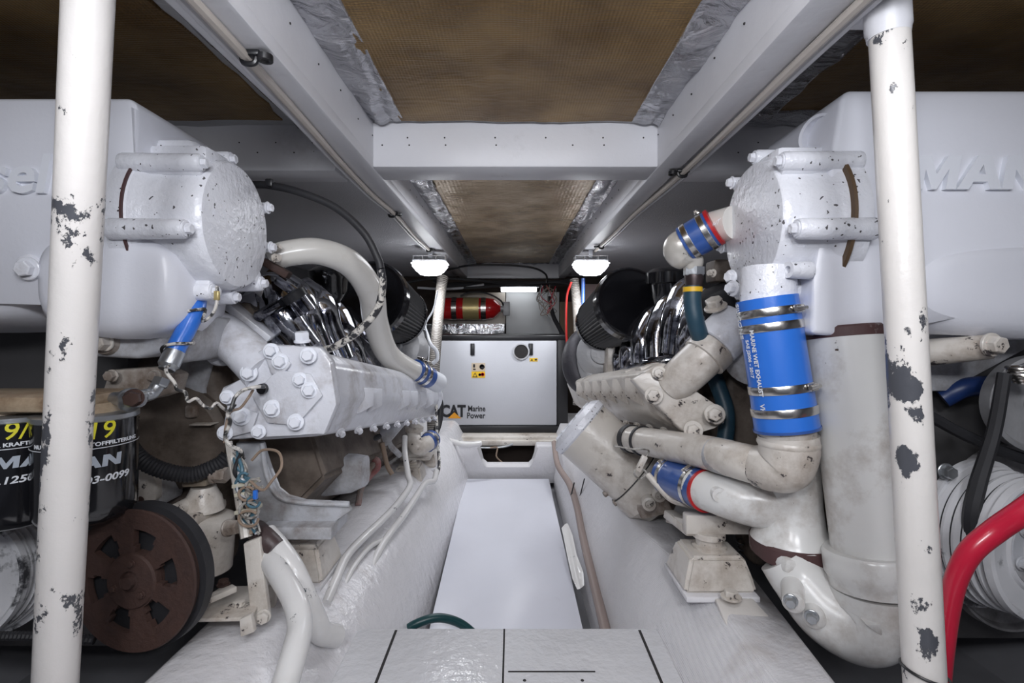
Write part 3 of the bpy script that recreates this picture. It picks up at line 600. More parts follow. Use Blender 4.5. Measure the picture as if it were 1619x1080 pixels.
for y, z0, z1 in ((1.003, .06, .16), (1.015, .03, .16), (1.04, .01, .16), (1.2, -.01, .16)): S.append(rrect((-1.37, y, (z0+z1)/2), (1, 0, 0), (0, 0, 1), .40, (z1-z0)/2, .35, 32))
loft(bm, S); mesh_obj('tank_sump', bm, WHT, tank, sharp=60)
text('lettering', 'Diesel', .104, WHX, tank, P(-42, 279, .997), (1, 0, 0), (0, 0, 1), ext=.007, shear=.18, bold=.0024, sx=1.1, space=1.02)
lathe(bm := B(), P(46, 424, 1.0), (0, -1, 0), [(-.01, .030), (.004, .026), (.006, .022)], 24); mesh_obj('boss', bm, WHT, tank)
mesh_obj('bolt', bolt_bm(P(45, 425, .992), (0.1, -1, -.1), .0155, .014, 1.45), WH, tank, sharp=20)
bm = B(); box(bm, (-.79, 1.06, .33), (-.66, 1.2, .395), .012); mesh_obj('saddle', bm, WHS, E)
H = housing(E, 1, -.745, -.602, 1.125, .225, .142, [(-8, .0, .115, .017), (50, -.02, .135, .018), (103, -.02, .125, .019), (160, .0, .12, .019), (222, .03, .145, .019), (262, .07, .142, .012), (-62, .08, .142, .013), (190, .05, .12, .016)], WHS, WHS)
bm = B(); box(bm, (-.75, 1.04, .33), (-.62, 1.13, .375), .010); mesh_obj('top_bridge', bm, WHS, H)
mesh_obj('gasket', lathe(B(), (-.742, 1.125, .225), (1, 0, 0), [(0, .150), (0, .1585), (.004, .1585), (.004, .150)], 64), DRS, H)
# bracket casting under the tank with cream bolt
bm = B(); prism(bm, PP([(120, 498, 1.06), (258, 500, 1.06), (258, 556, 1.06), (215, 568, 1.06), (120, 563, 1.06)]), (0, .2, 0), .012, 3); mesh_obj('bearer_casting', bm, GRB, E)
bm = B(); prism(bm, PP([(255, 498, 1.075), (300, 500, 1.075), (298, 545, 1.075), (285, 575, 1.075), (255, 572, 1.075)]), (0, .2, 0), .010, 3); mesh_obj('bearer_casting', bm, GRB, E)
mesh_obj('boss', lathe(B(), P(170, 541, 1.06), (0, -1, 0), [(0, .027), (.012, .024), (.012, .019)], 24), CRD, E)
mesh_obj('bolt', bolt_bm(P(167, 542, 1.045), (0.0, -1, 0), .015, .022, 1.2), CR, E, sharp=20)
# big dirty timing case and block behind
bm = B(); prism(bm, PP([(60, 575, 1.30), (330, 560, 1.30), (352, 640, 1.30), (352, 900, 1.30), (250, 985, 1.30), (120, 985, 1.30), (60, 900, 1.30)]), (0, .10, 0), .03, 4); mesh_obj('timing_case', bm, GRM, E)
bm = B()
lathe(bm, P(275, 690, 1.29), (.15, -1, 0), [(-.02, .135), (.015, .13), (.028, .11), (.02, .06), (.03, 0)], 40); mesh_obj('flywheel_cover', bm, GRM, E)
d = Vector((.02, 1.25, -.16))
bm = B(); S = []
for k in range(7):
    t = k/6; o = d*t
    S.append([Vector(p)+o for p in ((-.60, 1.38, -.12), (-.50, 1.38, -.40), (-.66, 1.38, -.56), (-1.0, 1.38, -.60), (-1.25, 1.38, -.45), (-1.25, 1.38, -.05), (-1.0, 1.38, .10), (-.70, 1.38, .08))])
loft(bm, S); bmesh.ops.bevel(bm, geom=[e for e in bm.edges], offset=.012, segments=2, affect='EDGES'); mesh_obj('cylinder_block', bm, GRM, E)
for k in range(5):
    t = .08+.19*k; bm = B(); c = Vector((-.66, 1.38, -.13))+d*t; obox(bm, c+Vector((-.06, .05, .0)), (0, 1, -.13), (-.4, 0, 1), .19, .26, .14, .02); mesh_obj('cylinder_head', bm, GRB, E)
bm = B(); box(bm, (-1.6, 1.27, -.8), (-.95, 1.4, .02), .03); mesh_obj('dark_front_box', bm, M('dark_gap_fill', (.06, .058, .06), .6, bump=.6, bscale=14), E)  # dark box added to blacken the gap between tank belly and filters
# inboard white skirt of the block above the bean-shaped cover
bm = B(); prism(bm, PP([(395, 700, 1.42), (560, 690, 1.72), (600, 668, 2.1), (640, 668, 2.3), (600, 720, 2.2), (560, 745, 1.9), (400, 790, 1.42)]), (-.05, 0, .0), .006); mesh_obj('block_skirt', bm, CRD, E)
bm = B(); prism(bm, PP([(585, 668, 2.0), (643, 668, 2.0), (612, 705, 2.0), (590, 707, 2.0)]), (0, .02, 0), .003); mesh_obj('gusset', bm, GRB, E)
# heat exchanger
dd = Vector((.075, 1.36, -.195))
HX = exchanger(E, [(402, 560), (500, 553), (522, 575), (530, 628), (505, 690), (400, 697), (372, 640)], 1.20, dd, WH)
plate = [(405, 558), (425, 545), (470, 548), (503, 549), (522, 572), (532, 640), (512, 688), (470, 688), (350, 697), (348, 678), (372, 655), (345, 628), (352, 612), (388, 600)]
def PL(px, py, off=0):                     # point on the tilted end plate
    Y = 1.165-.00028*(px-440)*1.0; p = P(px, py, Y); return p+Vector((.12, -.99, .03))*off
bm = B(); prism(bm, [PL(*q) for q in plate], (-.004, .045, 0), .005, 2); EP = mesh_obj('end_plate', bm, WH, HX, sharp=40)
NA = Vector((.12, -.99, .03))
for a, b in (((398, 600), (440, 560)), ((440, 560), (500, 570)), ((380, 660), (470, 690)), ((440, 640), (520, 620))):
    pass
bm = B(); prism(bm, [PL(*q, .001) for q in ((400, 625), (440, 585), (490, 590), (512, 625), (470, 672), (425, 668))], NA*.010, .004); mesh_obj('raised_pad', bm, WH, EP)
bm = B(); prism(bm, [PL(*q, .001) for q in ((418, 552), (440, 550), (462, 575), (446, 596), (430, 590))], NA*.010, .003); mesh_obj('raised_pad', bm, WH, EP)
bm = B(); prism(bm, [PL(*q, .001) for q in ((470, 595), (492, 590), (506, 615), (496, 632), (480, 628))], NA*.009, .003); mesh_obj('raised_pad', bm, WH, EP)
bm = B(); prism(bm, [PL(*q, .001) for q in ((362, 640), (410, 652), (400, 682), (352, 694))], NA*.009, .003); mesh_obj('raised_pad', bm, WH, EP)
for px, py, r in ((432, 555, .012), (446, 571, .0125), (490, 562, .0125), (397, 589, .013), (477, 600, .0115), (492, 616, .0125), (434, 645, .0135), (386, 657, .014), (470, 666, .0125), (412, 681, .011), (363, 627, .011), (360, 683, .012)):
    mesh_obj('bolt', bolt_bm(PL(px, py, .012), NA, r, r*.95, 1.5), WHX, EP, sharp=20)
mesh_obj('sensor', tube(B(), [PL(422, 613, .0), PL(418, 614, .022)], .012, 12, sm=False), BLK, EP)
mesh_obj('sensor_hex', bolt_bm(P(478, 541, 1.2), (0, -.15, 1), .017, .02, 1.1), WHX, EP)
for k in range(10):                          # bolt row and ribs down the inboard flank
    t = .06+.093*k; c = P(516, 684, 1.20).lerp(P(516, 684, 1.20)+dd, t)
    mesh_obj('bolt', bolt_bm(c+Vector((.0, 0, -.004)), (.75, -.45, -.5), .0085, .012, 1.5), WH, HX, sharp=20)
for k, (px, py, Y) in enumerate(((549, 627, 1.42), (570, 634, 1.5), (612, 626, 1.82), (628, 628, 1.95), (643, 630, 2.1), (655, 632, 2.25))):
    t_ = (Y-1.2)/1.36; c = Vector((-.414+.068*t_, Y, -.165-.19*t_)); bm = B(); prism(bm, [c+Vector(q) for q in ((-.012, -.035, -.035), (.016, .02, -.02), (.016, .02, .03), (-.012, -.02, .035))], (-.03, .012, 0), .003); mesh_obj('rib', bm, WH, HX)
for px, py, Y in ((565, 588, 1.5), (594, 590, 1.72), (615, 593, 1.9), (640, 598, 2.15), (660, 602, 2.35)):
    c = P(px, py, Y); bm = B(); obox(bm, c, (0, 1, -.1), (.3, 0, 1), .06, .07, .025, .006); mesh_obj('top_lug', bm, WH, HX)
# end cap of the exchanger
c = P(670, 630, 2.48); bm = B(); lathe(bm, c, dd, [(0, .09), (.05, .085), (.09, .06), (.1, 0)], 24); mesh_obj('end_cap', bm, WH, HX)
# elbow from the gear case to the exchanger
bm = B(); tube(bm, PP([(290, 620, 1.36), (300, 560, 1.33), (335, 528, 1.28), (375, 545, 1.24), (420, 590, 1.20)]), [.055, .062, .058, .050, .05], 28, 10); EL = mesh_obj('coolant_elbow', bm, WH, E, sharp=60)
a = P(347, 532, 1.27); b = P(372, 552, 1.24)
bm = B(); lathe(bm, a, b-a, [(0, .056), (.003, .060), (.045, .060), (.049, .056)], 32); mesh_obj('coupling_ring', bm, WH, EL)
bm = B(); S = []
for x, y, Y, w_, h_ in ((300, 505, 1.28, .05, .03), (310, 540, 1.29, .06, .05), (300, 600, 1.31, .05, .06), (320, 650, 1.33, .04, .03)): S.append(rrect(P(x, y, Y), (1, 0, 0), (0, .4, .9), w_, h_, .6, 20))
loft(bm, S); mesh_obj('water_pump_volute', bm, GRB, E, sharp=60)
bm = B(); box(bm, P(290, 662, 1.26), P(345, 632, 1.36), .008); mesh_obj('thermostat_block', bm, CRD, E)
bm = B(); box(bm, P(298, 671, 1.25), P(365, 663, 1.34), .003); mesh_obj('flange_plate', bm, CR, E)
# chrome intake runners and coolant filler
for pts, r in ((((405, 478, 1.44), (432, 462, 1.42), (448, 500, 1.40), (486, 552, 1.42)), [.055, .056, .05, .042]),
               (((430, 440, 1.5), (466, 470, 1.48), (482, 505, 1.46), (505, 560, 1.5)), [.04, .052, .046, .042]),
               (((478, 455, 1.62), (505, 482, 1.6), (518, 520, 1.6), (540, 570, 1.62)), [.04, .05, .045, .04]),
               (((505, 475, 1.78), (530, 505, 1.76), (548, 545, 1.74), (562, 582, 1.76)), [.05, .058, .05, .045]),
               (((540, 500, 1.95), (560, 530, 1.9), (575, 560, 1.9), (588, 592, 1.92)), [.05, .055, .05, .045]),
               (((570, 530, 2.1), (590, 555, 2.05), (600, 575, 2.05), (608, 598, 2.05)), [.05, .05, .045, .04])):
    runner(E, pts, r)
bm = B(); tube(bm, PP([(408, 500, 1.36), (446, 478, 1.33)]), .014, 14, sm=False); mesh_obj('breather_stub', bm, CHR, E)
bm = B(); tube(bm, PP([(390, 520, 1.46), (460, 560, 1.42), (560, 600, 1.72), (605, 612, 2.0)]), .032, 14); mesh_obj('intake_rail', bm, CHR, E)
a = P(478, 483, 1.36); ax = Vector((-.5, -.3, .8))
bm = B(); lathe(bm, a, ax, [(-.02, .026), (.022, .026), (.022, .024)], 28); fn = mesh_obj('filler_neck', bm, CHR, E)
bm = B(); lathe(bm, a, ax, [(.020, .031), (.040, .033), (.044, .030), (.044, 0)], 28); mesh_obj('filler_cap', bm, BLK, fn)
bm = B(); obox(bm, a+ax.normalized()*.058, (.75, .2, -.6), ax, .075, .014, .03, .006); mesh_obj('cap_grip', bm, CHR, fn)
bm = B(); obox(bm, P(438, 425, 1.34), (.8, .2, -.5), (.3, 0, 1), .07, .05, .02, .004); mesh_obj('rusty_bracket', bm, RUST, E)
mesh_obj('bolt', bolt_bm(P(434, 408, 1.30), (1, -.3, 0), .010, .014, 1.2), CR, E); mesh_obj('bolt', bolt_bm(P(436, 393, 1.32), (1, -.3, .3), .008, .014, 1.2), CR, E)
bm = B(); obox(bm, P(420, 465, 1.40), (.6, .3, -.6), (.5, 0, 1), .16, .08, .02, .004); mesh_obj('side_plate', bm, GRB, E)
bm = B(); obox(bm, P(388, 500, 1.36), (.7, .2, -.62), (.5, 0, 1), .18, .09, .02, .004); mesh_obj('side_plate', bm, WH, E)
# breather cap (black mushroom) and turbo
a = P(522, 470, 1.75)
bm = B(); lathe(bm, a, (0, 0, 1), [(-.10, .03), (-.02, .035), (0, .05), (.02, .062), (.06, .066), (.065, .07), (.085, .072), (.10, .05), (.105, 0)], 28); mesh_obj('breather_cap', bm, BLF, E)
bm = B(); lathe(bm, P(640, 552, 2.33), (-.35, -.9, .2), [(-.06, .09), (0, .105), (.04, .10), (.06, .07), (.065, .03), (.08, .028), (.085, 0)], 36); tb = mesh_obj('turbocharger', bm, GRT, E)
bm = B(); tube(bm, PP([(645, 572, 2.35), (657, 552, 2.4), (650, 522, 2.45), (632, 512, 2.5)]), .05, 18); mesh_obj('turbine_casing', bm, GRT, tb)
bm = B(); tube(bm, PP([(658, 590, 2.5), (666, 560, 2.5), (662, 525, 2.5)]), .036, 16); mesh_obj('exhaust_elbow', bm, BLR, tb)
# starter motor cover and wiring flanges
bm = B(); S = []
for x, y, w_, h_ in ((478, 752, .02, .035), (490, 750, .04, .058), (520, 750, .05, .062), (560, 748, .045, .055), (578, 745, .03, .045)):
    S.append(rrect(P(x, y, 1.62-.0006*(x-478)), (.15, 1, 0), (0, 0, 1), w_, h_, .55, 24))
loft(bm, S); SM = mesh_obj('starter_cover', bm, GRB, E, sharp=50)
for q in ((492, 731), (497, 773)): mesh_obj('bolt', bolt_bm(P(q[0], q[1], 1.565), (0, -1, 0), .007, .005, 1.3), GRB, SM)

# ---- things around this engine
t = thing('air_filter', 'black pleated cone air filter behind the bent cream pipe', 'air filter', P(600, 480, 2.05), 'black pleated air filters')
def airfilter(t, near, far, r0, r1):
    near = Vector(near); far = Vector(far); ax, u, v = frame(far-near); L = (far-near).length
    bm = B(); n = 120; rings = []
    for k, tt in enumerate((.0, .5, 1.0)):
        rings.append([bm.verts.new(near+ax*(L*(.10+.84*tt))+(u*math.cos(2*math.pi*i/n)+v*math.sin(2*math.pi*i/n))*((r0+(r1-r0)*tt)*(.985 if i % 2 else .935))) for i in range(n)])
    for k in range(2):
        for i in range(n): bm.faces.new((rings[k][i], rings[k][(i+1) % n], rings[k+1][(i+1) % n], rings[k+1][i]))
    mesh_obj('pleats', bm, PLT, t, sharp=15)
    mesh_obj('end_cap', lathe(B(), near, ax, [(.004, 0), (.004, r0*.78), (0, r0*.84), (0, r0*.95), (.006, r0), (L*.11, r0*1.01), (L*.12, r0*.97)], 64), BLF, t)
    mesh_obj('base_ring', lathe(B(), near+ax*L*.93, ax, [(0, r1*.97), (0, r1*1.01), (L*.07, r1), (L*.08, r1*.6), (L*.12, r1*.55), (L*.12, 0)], 64), BLF, t)
airfilter(t, P(583, 472, 1.95), P(632, 500, 2.25), .150, .128)
t = thing('charge_pipe', 'thick cream pipe bending down from the housing towards the generator', 'pipe', P(560, 420, 1.5))
q = PP([(425, 412, 1.36), (455, 401, 1.38), (505, 398, 1.42), (555, 418, 1.5), (586, 462, 1.62), (594, 510, 1.74), (612, 558, 1.88), (640, 580, 2.0), (668, 592, 2.12)])
mesh_obj('pipe', tube(B(), q, [.034, .035, .0365, .039, .041, .042, .042, .041, .040], 32, 12), PIPE, t)
a, b = P(655, 585, 2.06), P(690, 604, 2.2)
mesh_obj('sleeve', tube(B(), [a, a.lerp(b, .62)], .045, 28, sm=False), BLD, t); mesh_obj('end_pipe', tube(B(), [a.lerp(b, .5), b+(b-a)*.10], .042, 28, sm=False), WHP, t)
for k in (.12, .36): clamp(a.lerp(b, k), b-a, .046, .018, t, (0, -.3, 1))
t = thing('looping_cable', 'thin black cable with peeling white paint looping across the cream pipe', 'cable', P(600, 420, 1.26))
mesh_obj('black_sheath', tube(B(), PP([(400, 292, 1.32), (425, 293, 1.3), (470, 303, 1.28), (530, 328, 1.27), (575, 368, 1.26), (597, 408, 1.26), (602, 425, 1.26)]), .0095, 14), BLR, t)
mesh_obj('peeling_sheath', tube(B(), PP([(602, 425, 1.26), (605, 452, 1.27), (596, 490, 1.29), (565, 525, 1.3), (530, 548, 1.33), (512, 553, 1.36)]), .0096, 14), PEEL, t, 'lower half with peeling white paint')
bm = B(); obox(bm, P(427, 290, 1.29), (1, 0, 0), (0, 0, 1), .018, .02, .02, .003); single('cable_clip', bm, BLK, 'small black clip on the peeling black cable beside the round housing', 'clip')
# fuel filters and their head
t = thing('filter_head', 'stained tan fuel filter head carrying two black canisters', 'filter head', P(100, 635, .98))
bm = B(); box(bm, (-1.16, .90, -.150), (-.76, 1.03, -.118), .012); mesh_obj('casting', bm, TAN, t)
bm = B(); lathe(bm, P(10, 660, .97), (0, 0, 1), [(0, .06), (.03, .055), (.03, 0)], 28); mesh_obj('boss', bm, TAN, t)
bm = B(); lathe(bm, P(138, 660, .97), (0, 0, 1), [(0, .06), (.03, .055), (.03, 0)], 28); mesh_obj('boss', bm, TAN, t)
a = P(196, 631, .96); bm = B(); lathe(bm, a, (1, -.45, 0), [(-.03, .012), (.0, .014), (.012, .021), (.024, .022), (.036, .016), (.05, .012)], 20); bj = mesh_obj('banjo_union', bm, ZNC, t)
bm = bolt_bm(P(212, 629, .915), (.45, -1, 0), .014, .02, 1.15); mesh_obj('banjo_bolt', bm, M('tarnished_bolt', (.10, .06, .05), .4, metal=.7), bj)
bm = B(); tube(bm, PP([(214, 627, .95), (237, 622, .97)]), .0095, 14, sm=False); mesh_obj('stub', bm, ZNC, t)
mesh_obj('bolt', bolt_bm(P(178, 594, 1.08), (0, -1, 0), .011, .012, 1.2), CRD, t); mesh_obj('bolt', bolt_bm(P(246, 594, 1.1), (0, -1, 0), .011, .012, 1.2), CRD, t)
bm = B(); prism(bm, PP([(160, 622, 1.1), (172, 585, 1.1), (250, 580, 1.1), (278, 592, 1.1), (270, 622, 1.1), (240, 632, 1.1)]), (0, .05, 0), .006); mesh_obj('bracket', bm, CRD, t)
def canister(cx, Y, ztop, zbot, r, label):
    t = thing('fuel_filter', label, 'filter', (cx, Y, zbot), 'black fuel filter canisters')
    L = ztop-zbot
    mesh_obj('can', lathe(B(), (cx, Y, zbot), (0, 0, 1), [(0, 0), (0, r*.80), (.006, r*.93), (.016, r*.99), (.03, r), (L-.012, r), (L-.012, 0)], 64), BLF, t)
    mesh_obj('rim', lathe(B(), (cx, Y, ztop-.012), (0, 0, 1), [(0, r), (.002, r*1.03), (.010, r*1.03), (.012, r*.98), (.012, 0)], 64), ZNC, t)
    return t
def fprint(t, cx, Y, r, rot, items):
    R = Vector((math.cos(rot), math.sin(rot), 0))
    for nm, s, size, z, m, kw in items:
        text(nm, s, size, m, t, (cx, Y, z), R, (0, 0, 1), ext=.0003, wrap=r+.0004, **kw)
r = .079
t = canister(-1.012+.075, .965, -.157, -.36, r, 'black fuel filter canister printed MAN, nearest the frame edge')
cx = -1.012+.075
its = [('part_number', '51.12503-0099', .0175, -.268, WHP, dict(bold=.0004, shear=.2, sx=1.25)), ('small_print', 'NUR FÜR KRAFTSTOFFFILTERUNG', .0095, -.205, WHP, dict(bold=.0003, sx=1.2)), ('marker_writing', '9/19', .044, -.182, YEL, dict(bold=.0003, shear=.15))]
fprint(t, cx, .965, r, 1.05, its); man(GRP, t, (cx, .965, -.236), (math.cos(1.05), math.sin(1.05), 0), (0, 0, 1), .021, .0003, wrap=r+.0004, sx=1.25, shear=.1)
def ringline(t, cx, Y, z, r): mesh_obj('print_line', lathe(B(), (cx, Y, z), (0, 0, 1), [(0, r), (0, r+.0005), (.0012, r+.0005), (.0012, r)], 64), WHP, t)
ringline(t, cx, .965, -.213, r)
t = canister(-.797, .96, -.155, -.352, r, 'black fuel filter canister printed MAN, behind the peeling pole above the rusty pulley')
fprint(t, -.797, .96, r, .72, its); man(GRP, t, (-.797, .96, -.236), (math.cos(.72), math.sin(.72), 0), (0, 0, 1), .021, .0003, wrap=r+.0004, sx=1.25, shear=.1); ringline(t, -.797, .96, -.213, r)
# blue fuel hose with its spiral wire
t = thing('fuel_hose', 'short blue hose with a steel fitting below the round housing of the diesel tank', 'hose', P(265, 590, 1.0))
q = PP([(312, 470, 1.10), (308, 492, 1.07), (295, 520, 1.05), (280, 548, 1.03), (272, 566, 1.02)])
mesh_obj('hose', tube(B(), q, [.019, .019, .0185, .018, .017], 22), BLU, t)
a, b = P(277, 556, 1.025), P(258, 596, 1.0)
mesh_obj('ferrule', lathe(B(), a, b-a, [(0, .0185), (.012, .0195), (.03, .0195), (.036, .015), (.04, .015)], 20), ZNC, t)
mesh_obj('nut', bolt_bm(b, b-a, .0155, .016, 0), ZNC, t)
mesh_obj('fitting', tube(B(), PP([(252, 606, .995), (240, 622, .98), (226, 626, .96)]), .012, 16), ZNC, t)
bm = B(); pts = []
q2 = smooth(q, 8)
for i in range(len(q2)):
    ax, u, v = frame((q2[min(i+1, len(q2)-1)]-q2[max(0, i-1)])); th = i*.42; pts.append(q2[i]+(u*math.cos(th)+v*math.sin(th))*.0225)
single('sensor_wire', tube(B(), [P(343, 452, 1.05), P(343, 478, 1.05), P(335, 498, 1.05), P(320, 508, 1.05)]+pts[8:]+PP([(262, 585, .97), (276, 605, .97), (280, 616, .98), (293, 620, 1.0), (297, 635, 1.0), (310, 630, 1.0), (320, 640, 1.02), (333, 646, 1.02), (342, 637, 1.03), (352, 645, 1.05), (362, 650, 1.08), (372, 640, 1.10)]), .0032, 8, 4), M('black_white_wire', (.03, .03, .03), .4, dirt=(.6, .57, .53), dt=.48, dsc=30, dsoft=.03), 'thin chipped wire spiralling round the short blue hose', 'wire')
bm = B(); box(bm, P(339, 475, 1.05)+Vector((0, -.004, 0)), P(347, 460, 1.05)+Vector((0, .004, 0)), .002); single('wire_terminal', bm, BRS, 'small brass terminal at the bottom bolt of the round housing', 'terminal')
single('sensor_wire', tube(B(), PP([(418, 612, 1.13), (405, 612, 1.1), (385, 617, 1.09), (372, 628, 1.08), (366, 645, 1.07), (360, 655, 1.07), (364, 668, 1.07), (356, 690, 1.07), (365, 705, 1.07), (380, 712, 1.08), (385, 725, 1.1)]), .004, 8), M('black_white_wire', (.03, .03, .03), .4, dirt=(.6, .57, .53), dt=.5, dsc=30, dsoft=.03), 'chipped wire running from the plug on the bolted end plate to the wire bundle', 'wire')
single('sensor_wire', tube(B(), PP([(400, 617, 1.12), (392, 630, 1.1), (380, 645, 1.1), (364, 652, 1.09), (357, 675, 1.08), (355, 700, 1.08)]), .003, 8), WIT, 'tan wire hanging beside the bolted end plate', 'wire')
# rusty pulley with belt
t = thing('drive_pulley', 'rusty brown six-spoked pulley with a black belt beside the peeling pole', 'pulley', P(215, 918, .98))
pc = P(214, 916, .955); pa = Vector((-.14, -.985, .05)).normalized(); R_ = .132
bm = B(); lathe(bm, pc, pa, [(-.035, R_*.80), (-.035, R_*.97), (-.032, R_*.985), (-.014, R_*.93), (-.010, R_*.93), (.004, R_*.985), (.008, R_*.97), (.008, R_*.80), (.003, R_*.77), (-.02, R_*.77)], 72); mesh_obj('rim', bm, RUST, t)
bm = B(); _, u, v = frame(pa); radii = [.030, .052, .064, .080, .094, .106]; n = 96
g_ = [[bm.verts.new(pc+(u*math.cos(2*math.pi*i/n)+v*math.sin(2*math.pi*i/n))*rr+pa*(-.004-.05*max(0, .09-rr)*0)) for i in range(n)] for rr in radii]
for j in range(len(radii)-1):
    for i in range(n):
        ph = (i+4) % 16; hole = j in (1, 2, 3) and (4, 3, 4)[j-1] <= ph < (11, 12, 12)[j-1]
        if not hole: bm.faces.new((g_[j][i], g_[j][(i+1) % n], g_[j+1][(i+1) % n], g_[j+1][i]))
bm.normal_update(); bmesh.ops.solidify(bm, geom=list(bm.faces), thickness=.012); mesh_obj('web', bm, RUST, t, sharp=50)
bm = B(); lathe(bm, pc, pa, [(-.03, .05), (.006, .052), (.012, .048), (.014, .02), (.010, .018), (.012, .012), (.020, .011), (.020, 0)], 40); mesh_obj('hub', bm, RUST, t)
for k in range(3):
    a = k*2.1+.4; mesh_obj('bolt', bolt_bm(pc+pa*.013+(u*math.cos(a)+v*math.sin(a))*.034, pa, .006, .004, 1.2), RUST, t)
single('drive_belt', lathe(B(), pc, pa, [(-.034, R_*.985), (-.034, R_*1.03), (-.012, R_*1.03), (-.012, R_*.985)], 72), BLR, 'black vee belt wrapped round the rusty pulley', 'belt')
single('toothed_belt', tube(B(), PP([(-30, 1006, .97), (60, 1006, .98), (150, 1012, 1.0)]), .009, 8, ribs=(.007, .0014)), BLR, 'black toothed belt running level below the rusty pulley', 'belt')
t = thing('crank_pulley', 'white and black grooved crank pulley below the canister nearest the frame edge', 'pulley', P(-60, 900, 1.02))
def grooved(t, c, ax, R, ng, mat, w_=.014, face=True):
    prof = [(-.012-ng*w_, R*1.12), (-ng*w_, R*1.12)]
    for k in range(ng):
        s = -w_*(ng-k); rr = R*(1.06-.10*k/ng); prof += [(s, rr), (s+w_*.28, rr), (s+w_*.5, rr*.93), (s+w_*.72, rr*.93)]
    prof += [(0, R), (.012, R*.985), (.014, R*.93), (.004, R*.88), (.004, R*.62), (.010, R*.60), (.010, R*.42), (.004, R*.38), (.004, 0)]
    mesh_obj('pulley', lathe(B(), c, ax, prof, 80), mat, t, sharp=30)
    for k in range(ng):
        s = -w_*(ng-k)+w_*.72; rr = R*(1.06-.10*k/ng)*.95; mesh_obj('groove', lathe(B(), Vector(c)+Vector(ax).normalized()*s, ax, [(0, rr*.97), (-.001, rr*.998), (w_*.24, rr*.998), (w_*.24, rr*.97)], 80), BLR, t)
PUL = M('pulley_white_black', (.62, .62, .64), .3, bump=.3, bscale=30, dirt=(.05, .05, .055), dt=.58, dsc=9, dsoft=.04)
grooved(t, P(-70, 915, 1.03), Vector((.12, -1, .05)), .135, 5, PUL)
# raw-water pump casting under the pulley shelf
t = thing('water_pump', 'dirty white water pump casting with brass elbow beside the rusty pulley', 'pump', P(320, 900, 1.2))
q0 = P(326, 850, 1.19)
bm = B(); lathe(bm, P(322, 905, 1.2), (0.05, 0, 1), [(0, .045), (.01, .06), (.09, .062), (.13, .060), (.135, .05)], 32); mesh_obj('body', bm, CR, t)
bm = B(); box(bm, P(288, 815, 1.14), P(360, 803, 1.26), .008); mesh_obj('flange', bm, CR, t)
bm = B(); lathe(bm, P(322, 806, 1.2), (0, 0, 1), [(0, .045), (.03, .038), (.045, .030), (.055, .026)], 28); mesh_obj('neck', bm, CR, t)
mesh_obj('boss', lathe(B(), P(283, 805, 1.15), (0, -1, 0), [(-.03, .016), (.01, .016), (.01, .009), (.0, .009)], 20), CR, t)
bm = B(); obox(bm, P(316, 752, 1.19), (1, 0, .05), (0, 0, 1), .058, .05, .04, .006); mesh_obj('brass_elbow', bm, M('painted_brass', (.40, .35, .27), .45, bump=.4, dirt=(.14, .1, .07), dt=.55), t)
mesh_obj('union_nut', bolt_bm(P(338, 750, 1.17), (1, -.1, 0), .019, .028, 1.1), CRD, t)
mesh_obj('union_nut', bolt_bm(P(360, 835, 1.12), (.9, -.3, .2), .017, .03, 1.1), CRD, t)
single('corrugated_hose', tube(B(), PP([(205, 660, 1.15), (203, 700, 1.13), (225, 728, 1.12), (262, 745, 1.13), (305, 750, 1.15), (345, 735, 1.17), (360, 722, 1.18)]), .0185, 16, 10, ribs=(.007, .0022)), BLR, 'black corrugated hose curving round behind the canister above the pulley', 'hose')
t = thing('pump_bracket', 'dirty white curved bracket with rusty bolt hole, between canister and pump', 'bracket', P(225, 770, 1.2))
bm = B(); prism(bm, PP([(200, 750, 1.2), (212, 738, 1.2), (235, 740, 1.2), (246, 760, 1.2), (246, 790, 1.2), (232, 803, 1.2), (218, 802, 1.2), (212, 785, 1.2), (216, 765, 1.2)]), (0, .03, 0), .005); mesh_obj('plate', bm, CR, t)
bm = B(); box(bm, P(236, 800, 1.22), P(292, 740, 1.3), .01); mesh_obj('casting', bm, GRB, t)
mesh_obj('bolt_hole', lathe(B(), P(222, 791, 1.195), (0, -1, 0), [(0, .009), (.003, .008), (.003, .005), (-.002, .004), (-.002, 0)], 16), RUST, t)
# shelf bracket and diagonal arm
t = thing('shelf_bracket', 'stained white shelf bracket with bolts under the diagonal arm', 'bracket', P(360, 960, 1.1))
bm = B(); prism(bm, [P(305, 978, 1.0), P(398, 976, 1.0), P(425, 925, 1.15), P(350, 927, 1.15), P(300, 960, 1.05)], (0, 0, -.008), .002); mesh_obj('plate', bm, CR, t)
bm = B(); prism(bm, PP([(378, 980, .995), (396, 972, .995), (402, 1000, .995), (380, 1008, .995)]), (0, .012, 0), .002); mesh_obj('tab', bm, CR, t)
bm = B(); prism(bm, PP([(420, 928, 1.14), (438, 926, 1.14), (434, 960, 1.14), (418, 972, 1.14)]), (0, .012, 0), .002); mesh_obj('tab', bm, CR, t)
bm = B(); obox(bm, P(335, 945, 1.03), (.5, .7, .02), (0, 0, 1), .09, .02, .012, .002); mesh_obj('lever', bm, CR, t)
bm = B(); prism(bm, PP([(306, 925, .98), (312, 925, .98), (314, 968, .98), (304, 970, .98)]), (0, .02, 0), .002); mesh_obj('lever', bm, CR, t)
mesh_obj('bolt', bolt_bm(P(353, 925, 1.07), (0, 0, 1), .011, .008, 1.2), RUST, t); mesh_obj('bolt', bolt_bm(P(378, 957, 1.05), (0, 0, 1), .012, .006, 1.0), CR, t)
t = thing('diagonal_arm', 'white flat steel arm with chipped edges rising beside the wire bundle', 'arm', P(405, 985, 1.05))
